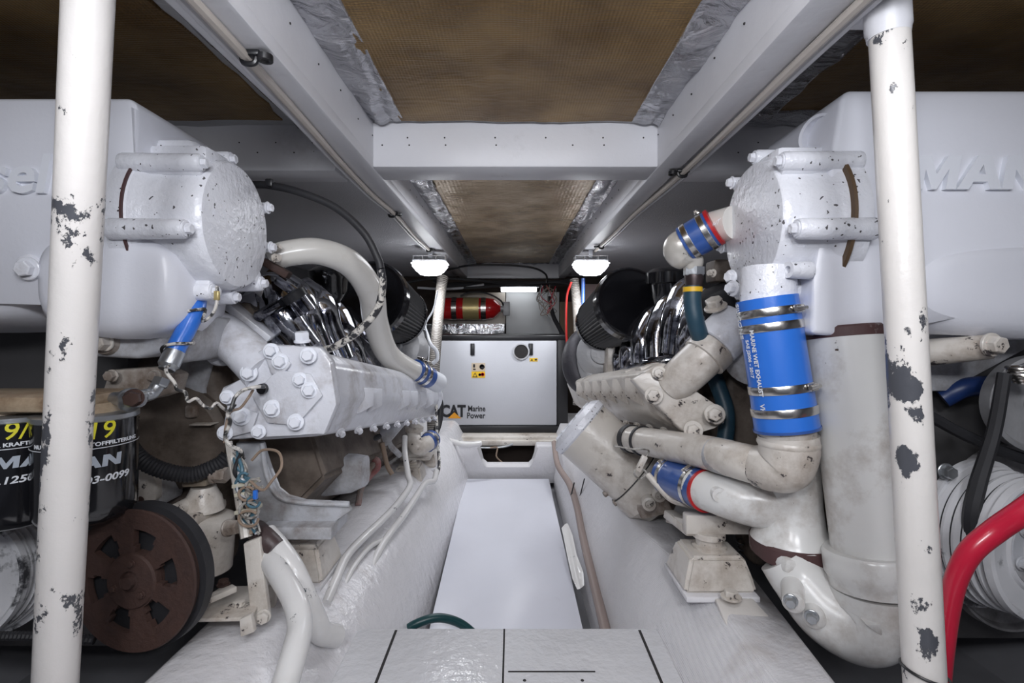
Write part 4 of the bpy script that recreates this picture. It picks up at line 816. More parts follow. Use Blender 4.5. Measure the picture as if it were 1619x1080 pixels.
bm = B(); prism(bm, PP([(398, 995, 1.04), (425, 975, 1.04), (410, 850, 1.07), (384, 860, 1.07)]), (.0, .014, 0), .003); mesh_obj('arm', bm, CR, t)
bm = B(); tube(bm, PP([(368, 720, 1.12), (378, 770, 1.11), (390, 850, 1.08)]), .012, 10, sm=False); mesh_obj('tube', bm, CR, t)
mesh_obj('bolt', bolt_bm(P(417, 974, 1.035), (.2, -1, 0), .012, .010, 1.2), CR, t)
bm = B(); prism(bm, PP([(355, 700, 1.13), (364, 698, 1.13), (372, 745, 1.12), (362, 748, 1.12)]), (0, .01, 0), .002); mesh_obj('strap', bm, CR, t)
t = thing('engine_wire_bundle', 'tangled bundle of tied wires strapped along the diagonal arm', 'wires', P(395, 800, 1.08))
rs = random.Random(3)
for i in range(16):
    x = 385+rs.uniform(-5, 10); pts = [(372+rs.uniform(-4, 8), 722+rs.uniform(-8, 5), 1.09)]
    for k in range(5): pts.append((378+k*4+rs.uniform(-9, 14), 742+k*19+rs.uniform(-6, 6), 1.075+rs.uniform(-.012, .012)))
    pts.append((400+rs.uniform(-4, 12), 838+rs.uniform(-6, 8), 1.07))
    mesh_obj('wire', tube(B(), PP(pts), rs.choice((.0022, .003, .0038)), 7, 6), (WIB, WIR, WIT, GRB, BLR, WIB, WIR)[i % 7], t)
for i in range(6):
    c = (388+rs.uniform(-6, 14), 755+i*13); r1 = rs.uniform(8, 16); mesh_obj('wire', tube(B(), PP([(c[0]+r1*math.cos(a), c[1]+r1*.8*math.sin(a), 1.06) for a in [j*.7 for j in range(9)]]), .0028, 7, 6), (WIB, WIR, WIT)[i % 3], t)
mesh_obj('wire', tube(B(), PP([(395, 760, 1.06), (415, 775, 1.05), (430, 760, 1.05), (445, 738, 1.06), (440, 715, 1.08), (415, 712, 1.1), (398, 728, 1.1)]), .003, 7), WIT, t)
for p in ((374, 773), (378, 787), (378, 815)): 
    a = P(p[0]-8, p[1], 1.065); mesh_obj('cable_tie', prism(B(), [a, a+Vector((.045, 0, .008)), a+Vector((.045, 0, .016)), a+Vector((0, 0, .008))], (0, .03, 0), .001), M('cable_tie_beige', (.55, .52, .42), .4), t)
bm = B(); obox(bm, P(404, 782, 1.05), (0, 0, 1), (0, -1, 0), .018, .008, .008, .001); mesh_obj('blue_connector', bm, BLU, t)
# mounting foot, L-shaped channel
t = thing('engine_bracket', 'white ribbed L-shaped engine foot curving down above the cream mount', 'bracket', P(480, 815, 1.3))
def foot_outline(): return [(372, 700), (415, 700), (424, 745), (436, 775), (452, 788), (480, 793), (520, 795), (548, 797), (555, 808), (520, 832), (420, 832), (392, 815), (380, 780)]
bm = B(); prism(bm, PP([(x, y, 1.24) for x, y in foot_outline()]), (0, .018, 0), .004); mesh_obj('web', bm, GRB, t)
for off, dy in ((0, 0), (.055, -2)):
    bm = B(); tube(bm, PP([(414, 700+dy, 1.235+off), (420, 745+dy, 1.235+off), (434, 778+dy, 1.235+off), (455, 791+dy, 1.235+off), (500, 796+dy, 1.235+off), (552, 798+dy, 1.235+off)]), .006, 8); mesh_obj('flange_bead', bm, GRB, t)
S = []
bm = B()
for x, y in ((416, 700), (423, 745), (437, 777), (458, 790), (500, 795), (553, 797)):
    S.append([P(x, y, 1.235), P(x, y, 1.31), P(x-3, y+4, 1.31), P(x-3, y+4, 1.235)])
loft(bm, S); mesh_obj('flange', bm, GRB, t)
bm = B(); box(bm, P(410, 834, 1.2), P(550, 824, 1.32), .004); mesh_obj('foot_plate', bm, GRB, t)
def mount(label, c, w_, d_, h_, group='cream engine mounts on the stringers', nk=.03):
    c = Vector(c); t = thing('engine_mount', label, 'engine mount', c, group)
    bm = B(); loft(bm, [[c+Vector((i*a*w_/2, j*a2*d_/2, z)) for i, j in ((-1, -1), (1, -1), (1, 1), (-1, 1))] for a, a2, z in ((1, 1, 0), (.97, .97, h_*.25), (.74, .74, h_))])
    bmesh.ops.bevel(bm, geom=list(bm.edges), offset=.008, segments=3, affect='EDGES'); mesh_obj('housing', bm, CR, t)
    mesh_obj('neck', lathe(B(), c+Vector((0, 0, h_)), (0, 0, 1), [(-.005, .036*w_/.15), (.006, .036*w_/.15), (.008, .028*w_/.15), (nk*.6, .028*w_/.15), (nk*.65, .034*w_/.15), (nk, .034*w_/.15)], 28), CR, t)
    bm = B(); box(bm, c+Vector((-w_*.50, -d_*.58, -.012)), c+Vector((w_*.50, d_*.58, .001)), .003); mesh_obj('base_plate', bm, FGG, t)
    return t
mount('cream engine mount on the stringer below the ribbed L-shaped foot', P(478, 902, 1.30), .155, .15, .085)
mount('small cream engine mount far down the stringer, under the pump elbow', P(648, 758, 2.28), .13, .13, .07, nk=.02)
mount('smallest cream engine mount, farthest down the stringer by the black cable', P(674, 735, 2.5), .11, .12, .07, nk=.02)
t = thing('sea_water_elbow', 'small white ribbed elbow fitting with blue hose end, above the far mounts', 'fitting', P(655, 690, 2.2))
mesh_obj('elbow', tube(B(), PP([(656, 672, 2.25), (654, 695, 2.22), (662, 707, 2.2), (678, 700, 2.25)]), [.025, .035, .036, .034], 18), CR, t)
mesh_obj('collar', lathe(B(), P(655, 682, 2.24), (0, 0, 1), [(0, .04), (.02, .04), (.02, .02)], 20), CR, t)
mesh_obj('blue_hose', tube(B(), PP([(674, 702, 2.25), (684, 693, 2.3)]), .040, 18, sm=False), BLD, t); clamp(P(680, 697, 2.28), P(684, 693, 2.3)-P(674, 702, 2.25), .041, .014, t, (0, -1, 0))
bm = B(); box(bm, P(632, 722, 2.3), P(690, 712, 2.5), .006); mesh_obj('base', bm, CR, t)
for pts, r, m, lab in (([(597, 700, 1.95), (592, 685, 1.95), (575, 682, 1.9), (550, 690, 1.85), (540, 705, 1.8)], .014, CRD, 'dirty tan hose looping above the bean-shaped starter cover'),
                       ([(590, 690, 1.98), (594, 720, 1.95), (588, 735, 1.9), (575, 760, 1.85)], .012, CRD, 'dirty tan hose dropping beside the bean-shaped starter cover'),
                       ([(582, 725, 1.9), (596, 728, 1.88), (597, 740, 1.88), (586, 752, 1.88), (572, 770, 1.85), (566, 800, 1.8)], .011, M('faded_red_sheath', (.26, .06, .06), .5, dirt=(.3, .26, .24), dt=.5), 'faded red cable behind the bean-shaped starter cover'),
                       ([(604, 700, 1.95), (612, 735, 1.95), (620, 750, 1.95)], .009, WIT, 'thin tan cable right of the starter cover'),
                       ([(520, 700, 1.7), (545, 695, 1.75), (575, 700, 1.85), (600, 690, 1.95)], .010, BLR, 'black cable behind the starter cover, level along the block'),
                       ([(632, 720, 2.1), (615, 700, 2.05), (622, 680, 2.1), (630, 668, 2.15)], .012, GRB, 'grey pipe rising to the underside of the far heat exchanger'),
                       ([(480, 735, 1.6), (465, 742, 1.55), (452, 752, 1.5), (440, 748, 1.45)], .009, GRB, 'grey wire between the L-shaped foot and the starter cover')):
    single('cable', tube(B(), PP(pts), r, 10), m, lab, 'cable', 'cables below the heat exchanger')
single('yellow_connector', obox(B(), P(578, 740, 1.86), (1, 0, 0), (0, 0, 1), .02, .012, .012, .002), YEL, 'tiny yellow connector beside the starter cover', 'connector')
# pipes along the stringer flank
for pts, r, m, lab in (([(640, 690, 2.15), (640, 715, 2.1), (645, 750, 2.0), (648, 768, 1.93), (630, 795, 1.78), (605, 822, 1.62), (575, 850, 1.48), (548, 880, 1.37), (530, 920, 1.27), (515, 955, 1.20)], .0115, PVC, 'upper white painted pipe clipped along the top of the stringer'),
                       ([(690, 745, 2.2), (686, 760, 2.12), (672, 765, 2.05), (655, 790, 1.9), (635, 820, 1.75), (612, 850, 1.6), (592, 885, 1.5), (575, 930, 1.38), (560, 970, 1.30), (545, 995, 1.24), (525, 1005, 1.2), (508, 995, 1.16)], .0115, PVC, 'lower white painted pipe sweeping down the stringer flank'),
                       ([(608, 852, 1.6), (585, 865, 1.5), (560, 895, 1.38), (540, 935, 1.29), (525, 965, 1.22)], .007, PVC, 'thinnest white pipe between the two painted stringer pipes')):
    single('painted_pipe', tube(B(), PP(pts), r, 14, 10), m, lab, 'pipe', 'white pipes on the stringer')
for pts, lab, r in (([(420, 845, 1.12), (440, 868, 1.10), (462, 900, 1.08), (480, 940, 1.07), (498, 980, 1.07), (508, 1000, 1.08), (530, 1006, 1.12)], 'white painted hose with dark teal streak, falling from the dark heat-shrink joint', .024),
                    ([(412, 860, 1.13), (440, 905, 1.05), (466, 950, .99), (474, 990, .95), (466, 1030, .90), (450, 1085, .85), (440, 1130, .8)], 'thick white painted hose running down to the bottom of the picture', .0225)):
    single('painted_hose', tube(B(), PP(pts), r, 22, 12), PVC, lab, 'hose', 'thick white hoses below the arm')
single('heat_shrink_joint', tube(B(), PP([(405, 838, 1.13), (418, 850, 1.10), (436, 868, 1.09)]), .022, 16), M('dark_tape', (.06, .04, .04), .4, bump=.5), 'dark brown taped joint where the thick white hose starts', 'tape')
# ================================================================ the engine with the tank lettered MAN
E = thing('marine_engine', 'white marine engine with the coolant tank lettered MAN and wide exhaust pipes', 'engine', (.9, 1.6, -.62), 'marine engines either side of the walkway')
bm = B()
prism(bm, [(1.75, 1.0, .467), (.655, 1.0, .467), (.643, 1.0, .452), (.590, 1.0, .10), (.585, 1.0, -.01), (.70, 1.0, -.02), (.86, 1.0, .02), (1.0, 1.0, .045), (1.75, 1.0, .05)], (0, .30, 0), .020, 5)
tank = mesh_obj('coolant_tank', bm, WHT, E, sharp=60)
bm = B(); S = []
for y, z0, z1, a_ in ((.992, .055, .13, .25), (.993, .04, .15, .30), (.998, .01, .16, .35), (1.02, -.02, .17, .38), (1.25, -.03, .17, .38)): S.append(rrect((1.15, y, (z0+z1)/2), (1, 0, 0), (0, 0, 1), a_, (z1-z0)/2, .6, 40))
loft(bm, S); mesh_obj('tank_belly', bm, WHT, tank, sharp=60)
c = Vector((.642, 1.067, .404))   # recess ring on the corner chamfer
mesh_obj('recess_rim', lathe(B(), c+Vector((.0, .0, 0)), (-.92, -.38, .05), [(-.03, .048), (.008, .044), (.012, .041), (.010, .035), (-.010, .034), (-.011, 0)], 36), WHT, tank)
man(WHX, tank, P(1538, 275, 1.0), (1, 0, 0), (0, 0, 1), .065, .011)
H = housing(E, -1, .655, .525, 1.125, .225, .142, [(-38, .02, .13, .013), (-5, -.02, .115, .017), (48, -.03, .125, .019), (103, -.035, .115, .020), (125, .06, .125, .0), (157, -.03, .115, .020), (205, .03, .13, .016), (262, .07, .13, .012), (-70, .07, .13, .013)][:4]+[(157, -.03, .115, .020), (205, .03, .13, .016), (262, .07, .13, .012), (-70, .07, .13, .013)], WHS, WHS)
bm = B(); box(bm, (.54, 1.04, .33), (.66, 1.13, .372), .010); mesh_obj('top_bridge', bm, WHS, H)
mesh_obj('boss', lathe(B(), Vector((.545, 1.0, .115)), (-1, -.2, 0), [(-.04, .018), (.008, .016), (.008, .008), (-.002, .008), (-.002, 0)], 20), WHS, H)
mesh_obj('gasket', lathe(B(), (.645, 1.125, .225), (1, 0, 0), [(0, .155), (0, .162), (.006, .1635), (.007, .155)], 64), M('brown_gasket', (.10, .06, .03), .6, bump=.5), H)
mesh_obj('outlet_stub', tube(B(), [P(1215, 425, 1.06), P(1214, 480, 1.055)], .0535, 32, sm=False), WHS, H)
a = P(1160, 352, 1.22); mesh_obj('side_outlet', tube(B(), [a, P(1128, 360, 1.27)], .040, 24, sm=False), PIPE, H)
# lower bearer casting
bm = B(); prism(bm, PP([(1278, 500, 1.03), (1400, 505, 1.03), (1400, 535, 1.03), (1278, 530, 1.03)]), (0, .16, 0), .008); mesh_obj('tank_flange', bm, WHT, E)
bm = B(); a = P(1440, 560, 1.1); b = P(1568, 548, 1.0); tube(bm, [a, b], [.03, .024], 20, sm=False); mesh_obj('bearer_arm', bm, CR, E)
mesh_obj('bolt', bolt_bm(P(1566, 545, .985), (.1, -1, 0), .017, .018, 1.35), CR, E)
bm = B(); prism(bm, PP([(1480, 500, 1.15), (1640, 500, 1.15), (1640, 545, 1.15), (1500, 620, 1.15), (1460, 620, 1.15)]), (0, .1, 0), .01); mesh_obj('bearer_plate', bm, GRB, E)
# block and timing case
bm = B(); prism(bm, PP([(1150, 545, 1.42), (1300, 540, 1.42), (1330, 700, 1.42), (1330, 900, 1.42), (1190, 900, 1.42), (1140, 700, 1.42)]), (0, .10, 0), .03, 4); mesh_obj('timing_case', bm, GRM, E)
bm = B(); lathe(bm, P(1195, 560, 1.33), (-.6, -.8, 0), [(-.05, .085), (.02, .08), (.04, .05), (.045, 0)], 30); mesh_obj('pump_volute', bm, GRB, E)
bm = B(); box(bm, (.86, 1.22, -.75), (1.5, 1.4, .05), .03); mesh_obj('dark_front_box', bm, M('dark_casting', (.07, .068, .07), .6, bump=.6, bscale=14), E)
d = Vector((-.10, 1.25, -.14))
bm = B(); S = []
for k in range(7):
    t_ = k/6; o = d*t_
    S.append([Vector(p)+o for p in ((.56, 1.50, -.12), (.52, 1.50, -.40), (.66, 1.50, -.56), (1.0, 1.50, -.60), (1.25, 1.50, -.45), (1.25, 1.50, -.05), (1.0, 1.50, .10), (.68, 1.50, .08))])
loft(bm, S); bmesh.ops.bevel(bm, geom=[e for e in bm.edges], offset=.012, segments=2, affect='EDGES'); mesh_obj('cylinder_block', bm, GRM, E)
# heat exchanger
A0 = P(1080, 620, 1.36); dd = P(925, 620, 2.55)-A0
sec = [(1010, 575), (1055, 568), (1092, 600), (1145, 668), (1140, 680), (1100, 690), (1050, 655), (1020, 630)]
bm = B(); prism(bm, PP([(x, y, 1.40) for x, y in ((1015, 590), (1050, 572), (1090, 590), (1120, 655), (1085, 688), (1040, 655))]), dd*.98, .012, 3, .95); HX = mesh_obj('heat_exchanger', bm, CR, E, sharp=50)
bm = B(); prism(bm, PP([(1000, 600, 1.345), (1022, 588, 1.345), (1060, 590, 1.345), (1148, 650, 1.30), (1146, 670, 1.30), (1128, 674, 1.31), (1098, 690, 1.325), (1080, 682, 1.33)]), dd.normalized()*.035, .005); EP = mesh_obj('end_plate', bm, CR, HX, sharp=40)
NA = Vector((-.28, -.95, .1))
for px, py, Y, r in ((1034, 625, 1.335, .0165), (1130, 655, 1.29, .0175), (1096, 680, 1.31, .0165), (1042, 590, 1.34, .013)):
    mesh_obj('bolt', bolt_bm(P(px, py, Y-.004), NA, r, r, 1.45), CR, EP, sharp=20)
for k in range(9):
    t_ = .07+.105*k; c = P(1068, 684, 1.40)+dd*.98*t_
    mesh_obj('bolt', bolt_bm(c, (-.6, -.6, -.5), .0085, .012, 1.5), CR, HX, sharp=20)
for t_ in (.10, .22, .34, .46, .58, .72):
    c = Vector((.376-.088*t_, 1.40+1.17*t_, -.165-.14*t_)); bm = B(); prism(bm, [c+Vector(q) for q in ((.012, -.035, -.045), (-.030, .02, -.025), (-.030, .02, .03), (.0, -.02, .035))], (.03, .014, 0), .003); mesh_obj('rib', bm, CR, HX)
for px, py, Y in ((1025, 585, 1.5), (1000, 590, 1.65), (978, 594, 1.85), (958, 598, 2.05), (940, 598, 2.25)):
    c = P(px, py, Y); bm = B(); obox(bm, c, (0, 1, -.1), (-.3, 0, 1), .07, .06, .03, .006); mesh_obj('top_lug', bm, CR, HX)
bm = B(); box(bm, P(918, 606, 2.5), P(945, 592, 2.7), .01); mesh_obj('end_cap', bm, CR, HX)
# chrome runners
for pts, r in ((((1100, 455, 1.55), (1085, 470, 1.55), (1070, 505, 1.55), (1062, 560, 1.55)), [.045, .052, .048, .042]),
               (((1125, 470, 1.45), (1110, 490, 1.45), (1095, 530, 1.45), (1090, 570, 1.5)), [.045, .050, .045, .042]),
               (((1075, 475, 1.72), (1058, 492, 1.72), (1042, 525, 1.72), (1040, 568, 1.7)), [.045, .052, .046, .042]),
               (((1050, 495, 1.9), (1032, 510, 1.88), (1018, 540, 1.86), (1016, 575, 1.85)), [.05, .054, .048, .042]),
               (((1025, 515, 2.05), (1010, 528, 2.03), (998, 555, 2.0), (996, 582, 2.0)), [.05, .052, .046, .04]),
               (((1005, 530, 2.2), (990, 545, 2.2), (984, 565, 2.15), (984, 588, 2.15)), [.05, .05, .045, .04])):
    runner(E, pts, r)
bm = B(); tube(bm, PP([(1110, 572, 1.45), (1060, 575, 1.6), (1010, 585, 1.9), (978, 594, 2.15)]), .030, 14); mesh_obj('intake_rail', bm, CHR, E)
bm = B(); obox(bm, P(1140, 490, 1.40), (.5, .3, -.7), (-.5, 0, 1), .14, .09, .05, .015); mesh_obj('rocker_cover', bm, BLR, E)
bm = B(); obox(bm, P(1125, 510, 1.45), (.5, .3, -.7), (-.5, 0, 1), .12, .07, .05, .015); mesh_obj('rocker_cover', bm, BLR, E)
bm = B(); obox(bm, P(1120, 470, 1.42), (-.7, .3, -.6), (-.5, 0, 1), .10, .015, .012, .003); mesh_obj('chrome_handle', bm, CHR, E)
bm = B(); box(bm, P(1130, 445, 1.35), P(1160, 415, 1.42), .008); mesh_obj('rusty_bracket', bm, GRM, E)
mesh_obj('bolt', bolt_bm(P(1128, 432, 1.33), (-1, -.4, 0), .009, .014, 1.2), CR, E)
mesh_obj('bolt', bolt_bm(P(1156, 438, 1.18), (-1, -.5, 0), .012, .010, 1.4), WHS, E); mesh_obj('bolt', bolt_bm(P(1159, 456, 1.16), (-1, -.5, 0), .012, .014, 1.5), WHS, E)
a = P(1058, 478, 1.78)
bm = B(); lathe(bm, a, (0, 0, 1), [(-.12, .035), (-.03, .038), (-.01, .05), (.02, .058), (.06, .062), (.064, .078), (.10, .080), (.115, .06), (.12, 0)], 28); mesh_obj('breather_cap', bm, BLF, E)
bm = B(); lathe(bm, P(952, 560, 2.3), (-.2, -.95, .1), [(-.08, .10), (0, .115), (.03, .11), (.05, .07), (.05, .05), (.08, .045), (.085, 0)], 36); tb = mesh_obj('turbocharger', bm, GRT, E)
bm = B(); tube(bm, PP([(935, 545, 2.4), (928, 570, 2.35), (938, 600, 2.3), (960, 610, 2.3)]), .045, 18); mesh_obj('scroll', bm, GRT, tb)
bm = B(); tube(bm, PP([(928, 525, 2.5), (912, 548, 2.45), (908, 575, 2.42), (918, 600, 2.4), (945, 612, 2.4)]), [.04, .055, .06, .06, .055], 18); mesh_obj('exhaust_elbow', bm, M('black_cast_iron', (.04, .038, .045), .5, bump=.5, metal=.3), tb)
bm = B(); box(bm, P(960, 600, 2.15), P(982, 545, 2.3), .01); mesh_obj('support_casting', bm, CR, E)
# big elbow pipes into exchanger
q = PP([(1168, 500, 1.33), (1155, 520, 1.32), (1135, 545, 1.31), (1112, 565, 1.31), (1085, 590, 1.33), (1062, 610, 1.36)])
bm = B(); tube(bm, q, [.030, .05, .052, .052, .052, .048], 30, 12); EL = mesh_obj('coolant_elbow', bm, CR, E, sharp=60)
mesh_obj('coupling_ring', lathe(B(), P(1150, 526, 1.31), q[3]-q[1], [(-.045, .054), (-.042, .058), (.005, .060), (.045, .058), (.048, .054)], 36), WH, EL)
mesh_obj('coupling_ring', lathe(B(), P(1120, 558, 1.31), q[3]-q[1], [(-.02, .053), (-.018, .058), (.018, .058), (.02, .053)], 36), CR, EL)
mesh_obj('filler_plug', bolt_bm(P(1132, 487, 1.30), (-.4, -.3, .9), .022, .02, 1.3), CR, EL)

t = thing('air_filter', 'black pleated cone air filter beside the floodlight and the mushroom cap', 'air filter', P(975, 490, 2.05), 'black pleated air filters')
airfilter(t, P(1000, 478, 1.92), P(952, 512, 2.25), .140, .122)
# silicone elbow hose at the housing
t = thing('silicone_hose', 'short blue silicone hose with red edge joining the round housing to a steel elbow', 'hose', P(1108, 372, 1.25))
a, b = P(1128, 360, 1.235), P(1084, 386, 1.27)
mesh_obj('hose', tube(B(), [a, b], .046, 32, sm=False), BLU if False else BLD, t)
mesh_obj('red_edge', lathe(B(), a, a-b, [(-.003, .046), (-.003, .0475), (.005, .0475), (.005, .041)], 32), RDR, t)
clamp(a.lerp(b, .22), b-a, .0465, .014, t, (0, .1, 1)); clamp(a.lerp(b, .8), b-a, .0465, .014, t, None)
text('lettering', 'TRIDENT VHT', .020, WHP, t, a.lerp(b, .52), (a-b).normalized(), Vector((.3, 0, 1)), ext=.0003, sx=.62, shear=.2, wrap=None).location += Vector((-.006, -.0475, .004))
t = thing('steel_elbow', 'stainless elbow with threaded fitting between the blue silicone hose and teal hose', 'pipe fitting', P(1085, 400, 1.27))
mesh_obj('elbow', tube(B(), PP([(1090, 383, 1.265), (1075, 392, 1.275), (1080, 402, 1.28), (1093, 412, 1.28), (1096, 425, 1.28)]), [.040, .041, .040, .030, .022], 24), M('painted_steel_elbow', (.60, .57, .52), .28, metal=.3), t)
mesh_obj('nut', bolt_bm(P(1097, 418, 1.28), (0, 0, -1), .026, .022, 0), ZNC, t)
mesh_obj('ferrule', lathe(B(), P(1097, 426, 1.28), (0, 0, -1), [(0, .020), (.01, .022), (.022, .023), (.040, .020), (.046, .020)], 24), M('dark_ferrule', (.05, .035, .035), .35, metal=.5), t)
t = thing('teal_hose', 'dark teal hose with yellow band dropping from the steel elbow behind the cream pipes', 'hose', P(1100, 500, 1.27))
mesh_obj('hose', tube(B(), PP([(1095, 452, 1.28), (1095, 480, 1.28), (1100, 510, 1.28), (1108, 535, 1.30), (1120, 570, 1.40), (1135, 610, 1.40), (1148, 650, 1.38), (1147, 690, 1.36), (1140, 720, 1.36)]), .0215, 22), TEA, t)
mesh_obj('yellow_band', lathe(B(), P(1095, 459, 1.28), (0, 0, 1), [(-.004, .022), (-.004, .0235), (.008, .0235), (.008, .022)], 28), M('yellow_band', (.75, .45, .02), .4), t)
# wet exhaust hose
t = thing('exhaust_hose', 'large bright blue silicone exhaust hose with four steel clamps', 'hose', P(1250, 680, 1.04))
q = [P(1212, 472, 1.05).lerp(P(1244, 678, 1.035), k) for k in (0, .33, .66, 1)]
mesh_obj('hose', tube(B(), q, [.0585, .0585, .0590, .0605], 48, 12), BLU, t)
ax = q[3]-q[0]
for f, sd in ((.12, (.55, -1, 0)), (.24, None), (.72, (.62, -1, 0)), (.88, None)):
    c = smooth(q, 12)[int(f*36)]; rr = .0588 if f < .5 else (.0594 if f < .8 else .0602); clamp(c, ax, rr, .0165, t, sd)
mesh_obj('rim', lathe(B(), q[3], ax, [(-.003, .061), (-.003, .0625), (.002, .0625), (.002, .052)], 40), BLD, t)
mid = (q[0]+q[3])/2; upv = -(q[3]-q[0]).normalized()
def vtext(s, size, along, ang, sx=1.0):
    # reads downward along the hose
    cu_right = (q[3]-q[0]).normalized(); c = q[0].lerp(q[3], along); n = Vector((math.sin(ang), -math.cos(ang), 0)); n = (n-cu_right*n.dot(cu_right)).normalized(); up = n.cross(cu_right)
    text('lettering', s, size, WHP, t, c+n*.0614, cu_right, up, ext=.0003, sx=sx, bold=.0003)
vtext('MARINE WET EXHAUST', .0125, .475, -1.10, 1.0); vtext('SAE J2006 - 2017', .0115, .44, -1.34, .95); vtext('SILICONE', .019, .15, -1.62, .9); vtext('VHT', .014, .83, -1.12)
t = thing('exhaust_pipe', 'cream elbow pipe running level from under the blue exhaust hose', 'pipe', P(1245, 740, 1.05))
q = PP([(1244, 672, 1.035), (1246, 700, 1.04), (1243, 735, 1.05), (1215, 742, 1.07), (1170, 729, 1.12), (1120, 716, 1.22), (1060, 705, 1.36), (998, 694, 1.55)])
mesh_obj('pipe', tube(B(), [q[0], q[1], q[2]+Vector((0, 0, .012))], [.052, .053, .054], 40, 8), CR, t)
mesh_obj('pipe_run', tube(B(), [q[3]+Vector((.01, 0, 0)), q[4], q[5], q[6], q[7]], [.041, .040, .040, .040, .039], 36, 10), CR, t)
el = PP([(1245.5, 688, 1.04), (1247, 712, 1.04), (1240, 735, 1.045), (1222, 740, 1.06), (1200, 737, 1.09)])
mesh_obj('elbow', tube(B(), el, [.0565, .0565, .0545, .048, .044], 40, 12), CR, t)
mesh_obj('bead', lathe(B(), P(1246, 702, 1.04), (0.02, 0, 1), [(-.004, .0565), (0, .0585), (.004, .0585), (.008, .0565)], 40), CR, t)
c = q[6]; mesh_obj('white_band', lathe(B(), q[5].lerp(q[4], .25), q[4]-q[5], [(0, .0402), (.001, .0408), (.045, .0408), (.046, .0402)], 36), GRB, t)
c = q[7].lerp(q[6], .15); mesh_obj('dark_seal', lathe(B(), q[7], q[7]-q[6], [(-.01, .040), (-.01, .043), (.012, .043), (.012, .035)], 32), BLR, t)
mesh_obj('strap_clip', lathe(B(), q[7].lerp(q[6], .32), q[7]-q[6], [(-.005, .040), (-.005, .0435), (.005, .0435), (.005, .040)], 32), BLR, t)
# big riser
t = thing('exhaust_riser', 'widest white upright exhaust riser pipe standing in a socket elbow', 'pipe', P(1370, 950, 1.0))
a, b = P(1333, 520, 1.05), P(1381, 890, 1.0)
mesh_obj('pipe', tube(B(), [a, b], [.0695, .0700], 56, sm=False), BIG, t)
mesh_obj('burnt_band', lathe(B(), a, b-a, [(-.004, .0665), (.0, .0700), (.018, .0702), (.018, .0690)], 56), DRS, t)
mesh_obj('socket_ring', lathe(B(), P(1376, 868, 1.0), (b-a), [(0, .069), (.0, .080), (.006, .084), (.045, .084), (.052, .080), (.07, .078)], 56), BIG, t)
q = PP([(1381, 925, 1.0), (1383, 960, 1.0), (1360, 985, 1.01), (1310, 965, 1.04), (1265, 915, 1.08), (1240, 880, 1.10)])
mesh_obj('socket_elbow', tube(B(), q, [.079, .080, .075, .066, .058, .055], 40, 12), BIG, t)
mesh_obj('collar_lug', obox(B(), P(1250, 885, 1.09), (1, .1, -.2), (0, 0, 1), .085, .09, .03, .01), BIG, t)
for px, py in ((1250, 949), (1283, 974)):
    mesh_obj('port_ring', lathe(B(), P(px+4, py, 1.0), (-.45, -.85, -.1), [(-.05, .022), (.010, .020), (.012, .014)], 28), BIG, t)
    mesh_obj('bolt', bolt_bm(P(px, py, .985), (-.45, -.85, -.1), .010, .012, 1.3), ZNC, t)
mesh_obj('drain_pad', prism(B(), PP([(1370, 990, .93), (1395, 1008, .93), (1440, 1012, .93), (1440, 1002, .93), (1400, 985, .93)]), (0, .05, .01), .004), BIG, t)
# raised casting under elbow (manifold) with dark flange
t = thing('exhaust_manifold', 'white exhaust manifold casting on a dark rusty flange under the cream elbow', 'manifold', P(1255, 850, 1.12))
bm = B(); tube(bm, [P(1096, 768, 1.26), P(1130, 779, 1.20), P(1180, 790, 1.16), P(1255, 800, 1.14)], [.046, .047, .055, .062], 32); mesh_obj('branch', bm, BIG, t, sharp=60)
bm = B(); lathe(bm, P(1252, 852, 1.13), (0, 0, 1), [(0, .085), (.012, .080), (.03, .066), (.08, .060), (.14, .058), (.22, .06)], 40); mesh_obj('body', bm, BIG, t)
bm = B(); loft(bm, [rrect(P(1262, 856, 1.13)+Vector((0, 0, z)), (1, 0, 0), (0, 1, 0), a_, .085, .75, 32) for z, a_ in ((-.034, .086), (-.028, .094), (.004, .096), (.009, .090))]); mesh_obj('flange', bm, DRS, t)
mesh_obj('boss', lathe(B(), P(1136, 781, 1.155), (-.15, -1, 0), [(-.02, .02), (.012, .016), (.012, .007), (.0, .007), (.0, 0)], 20), BIG, t)
# second silicone hose
t = thing('silicone_hose', 'blue silicone hose with red edge and two screw clamps, low beside the engine foot', 'hose', P(1080, 765, 1.3))
a, b = P(1116, 776, 1.22), P(1055, 752, 1.38)
mesh_obj('hose', tube(B(), [a, b], .049, 32, sm=False), BLD, t)
mesh_obj('red_edge', lathe(B(), a, a-b, [(-.003, .049), (-.003, .0505), (.005, .0505), (.005, .043)], 32), RDR, t)
clamp(a.lerp(b, .20), b-a, .0495, .014, t, (-.4, -.5, 1)); clamp(a.lerp(b, .85), b-a, .0495, .014, t, (-.4, -.5, 1))
text('lettering', 'SILICONE', .018, WHP, t, a.lerp(b, .58)+Vector((-.008, -.052, .012)), (a-b).normalized(), Vector((.2, 0, 1)), ext=.0003, sx=.8)
text('lettering', 'MARINE WET\nSAE J2006', .009, WHP, t, a.lerp(b, .36)+Vector((-.008, -.052, .008)), (a-b).normalized(), Vector((.2, 0, 1)), ext=.0003, sx=.75)
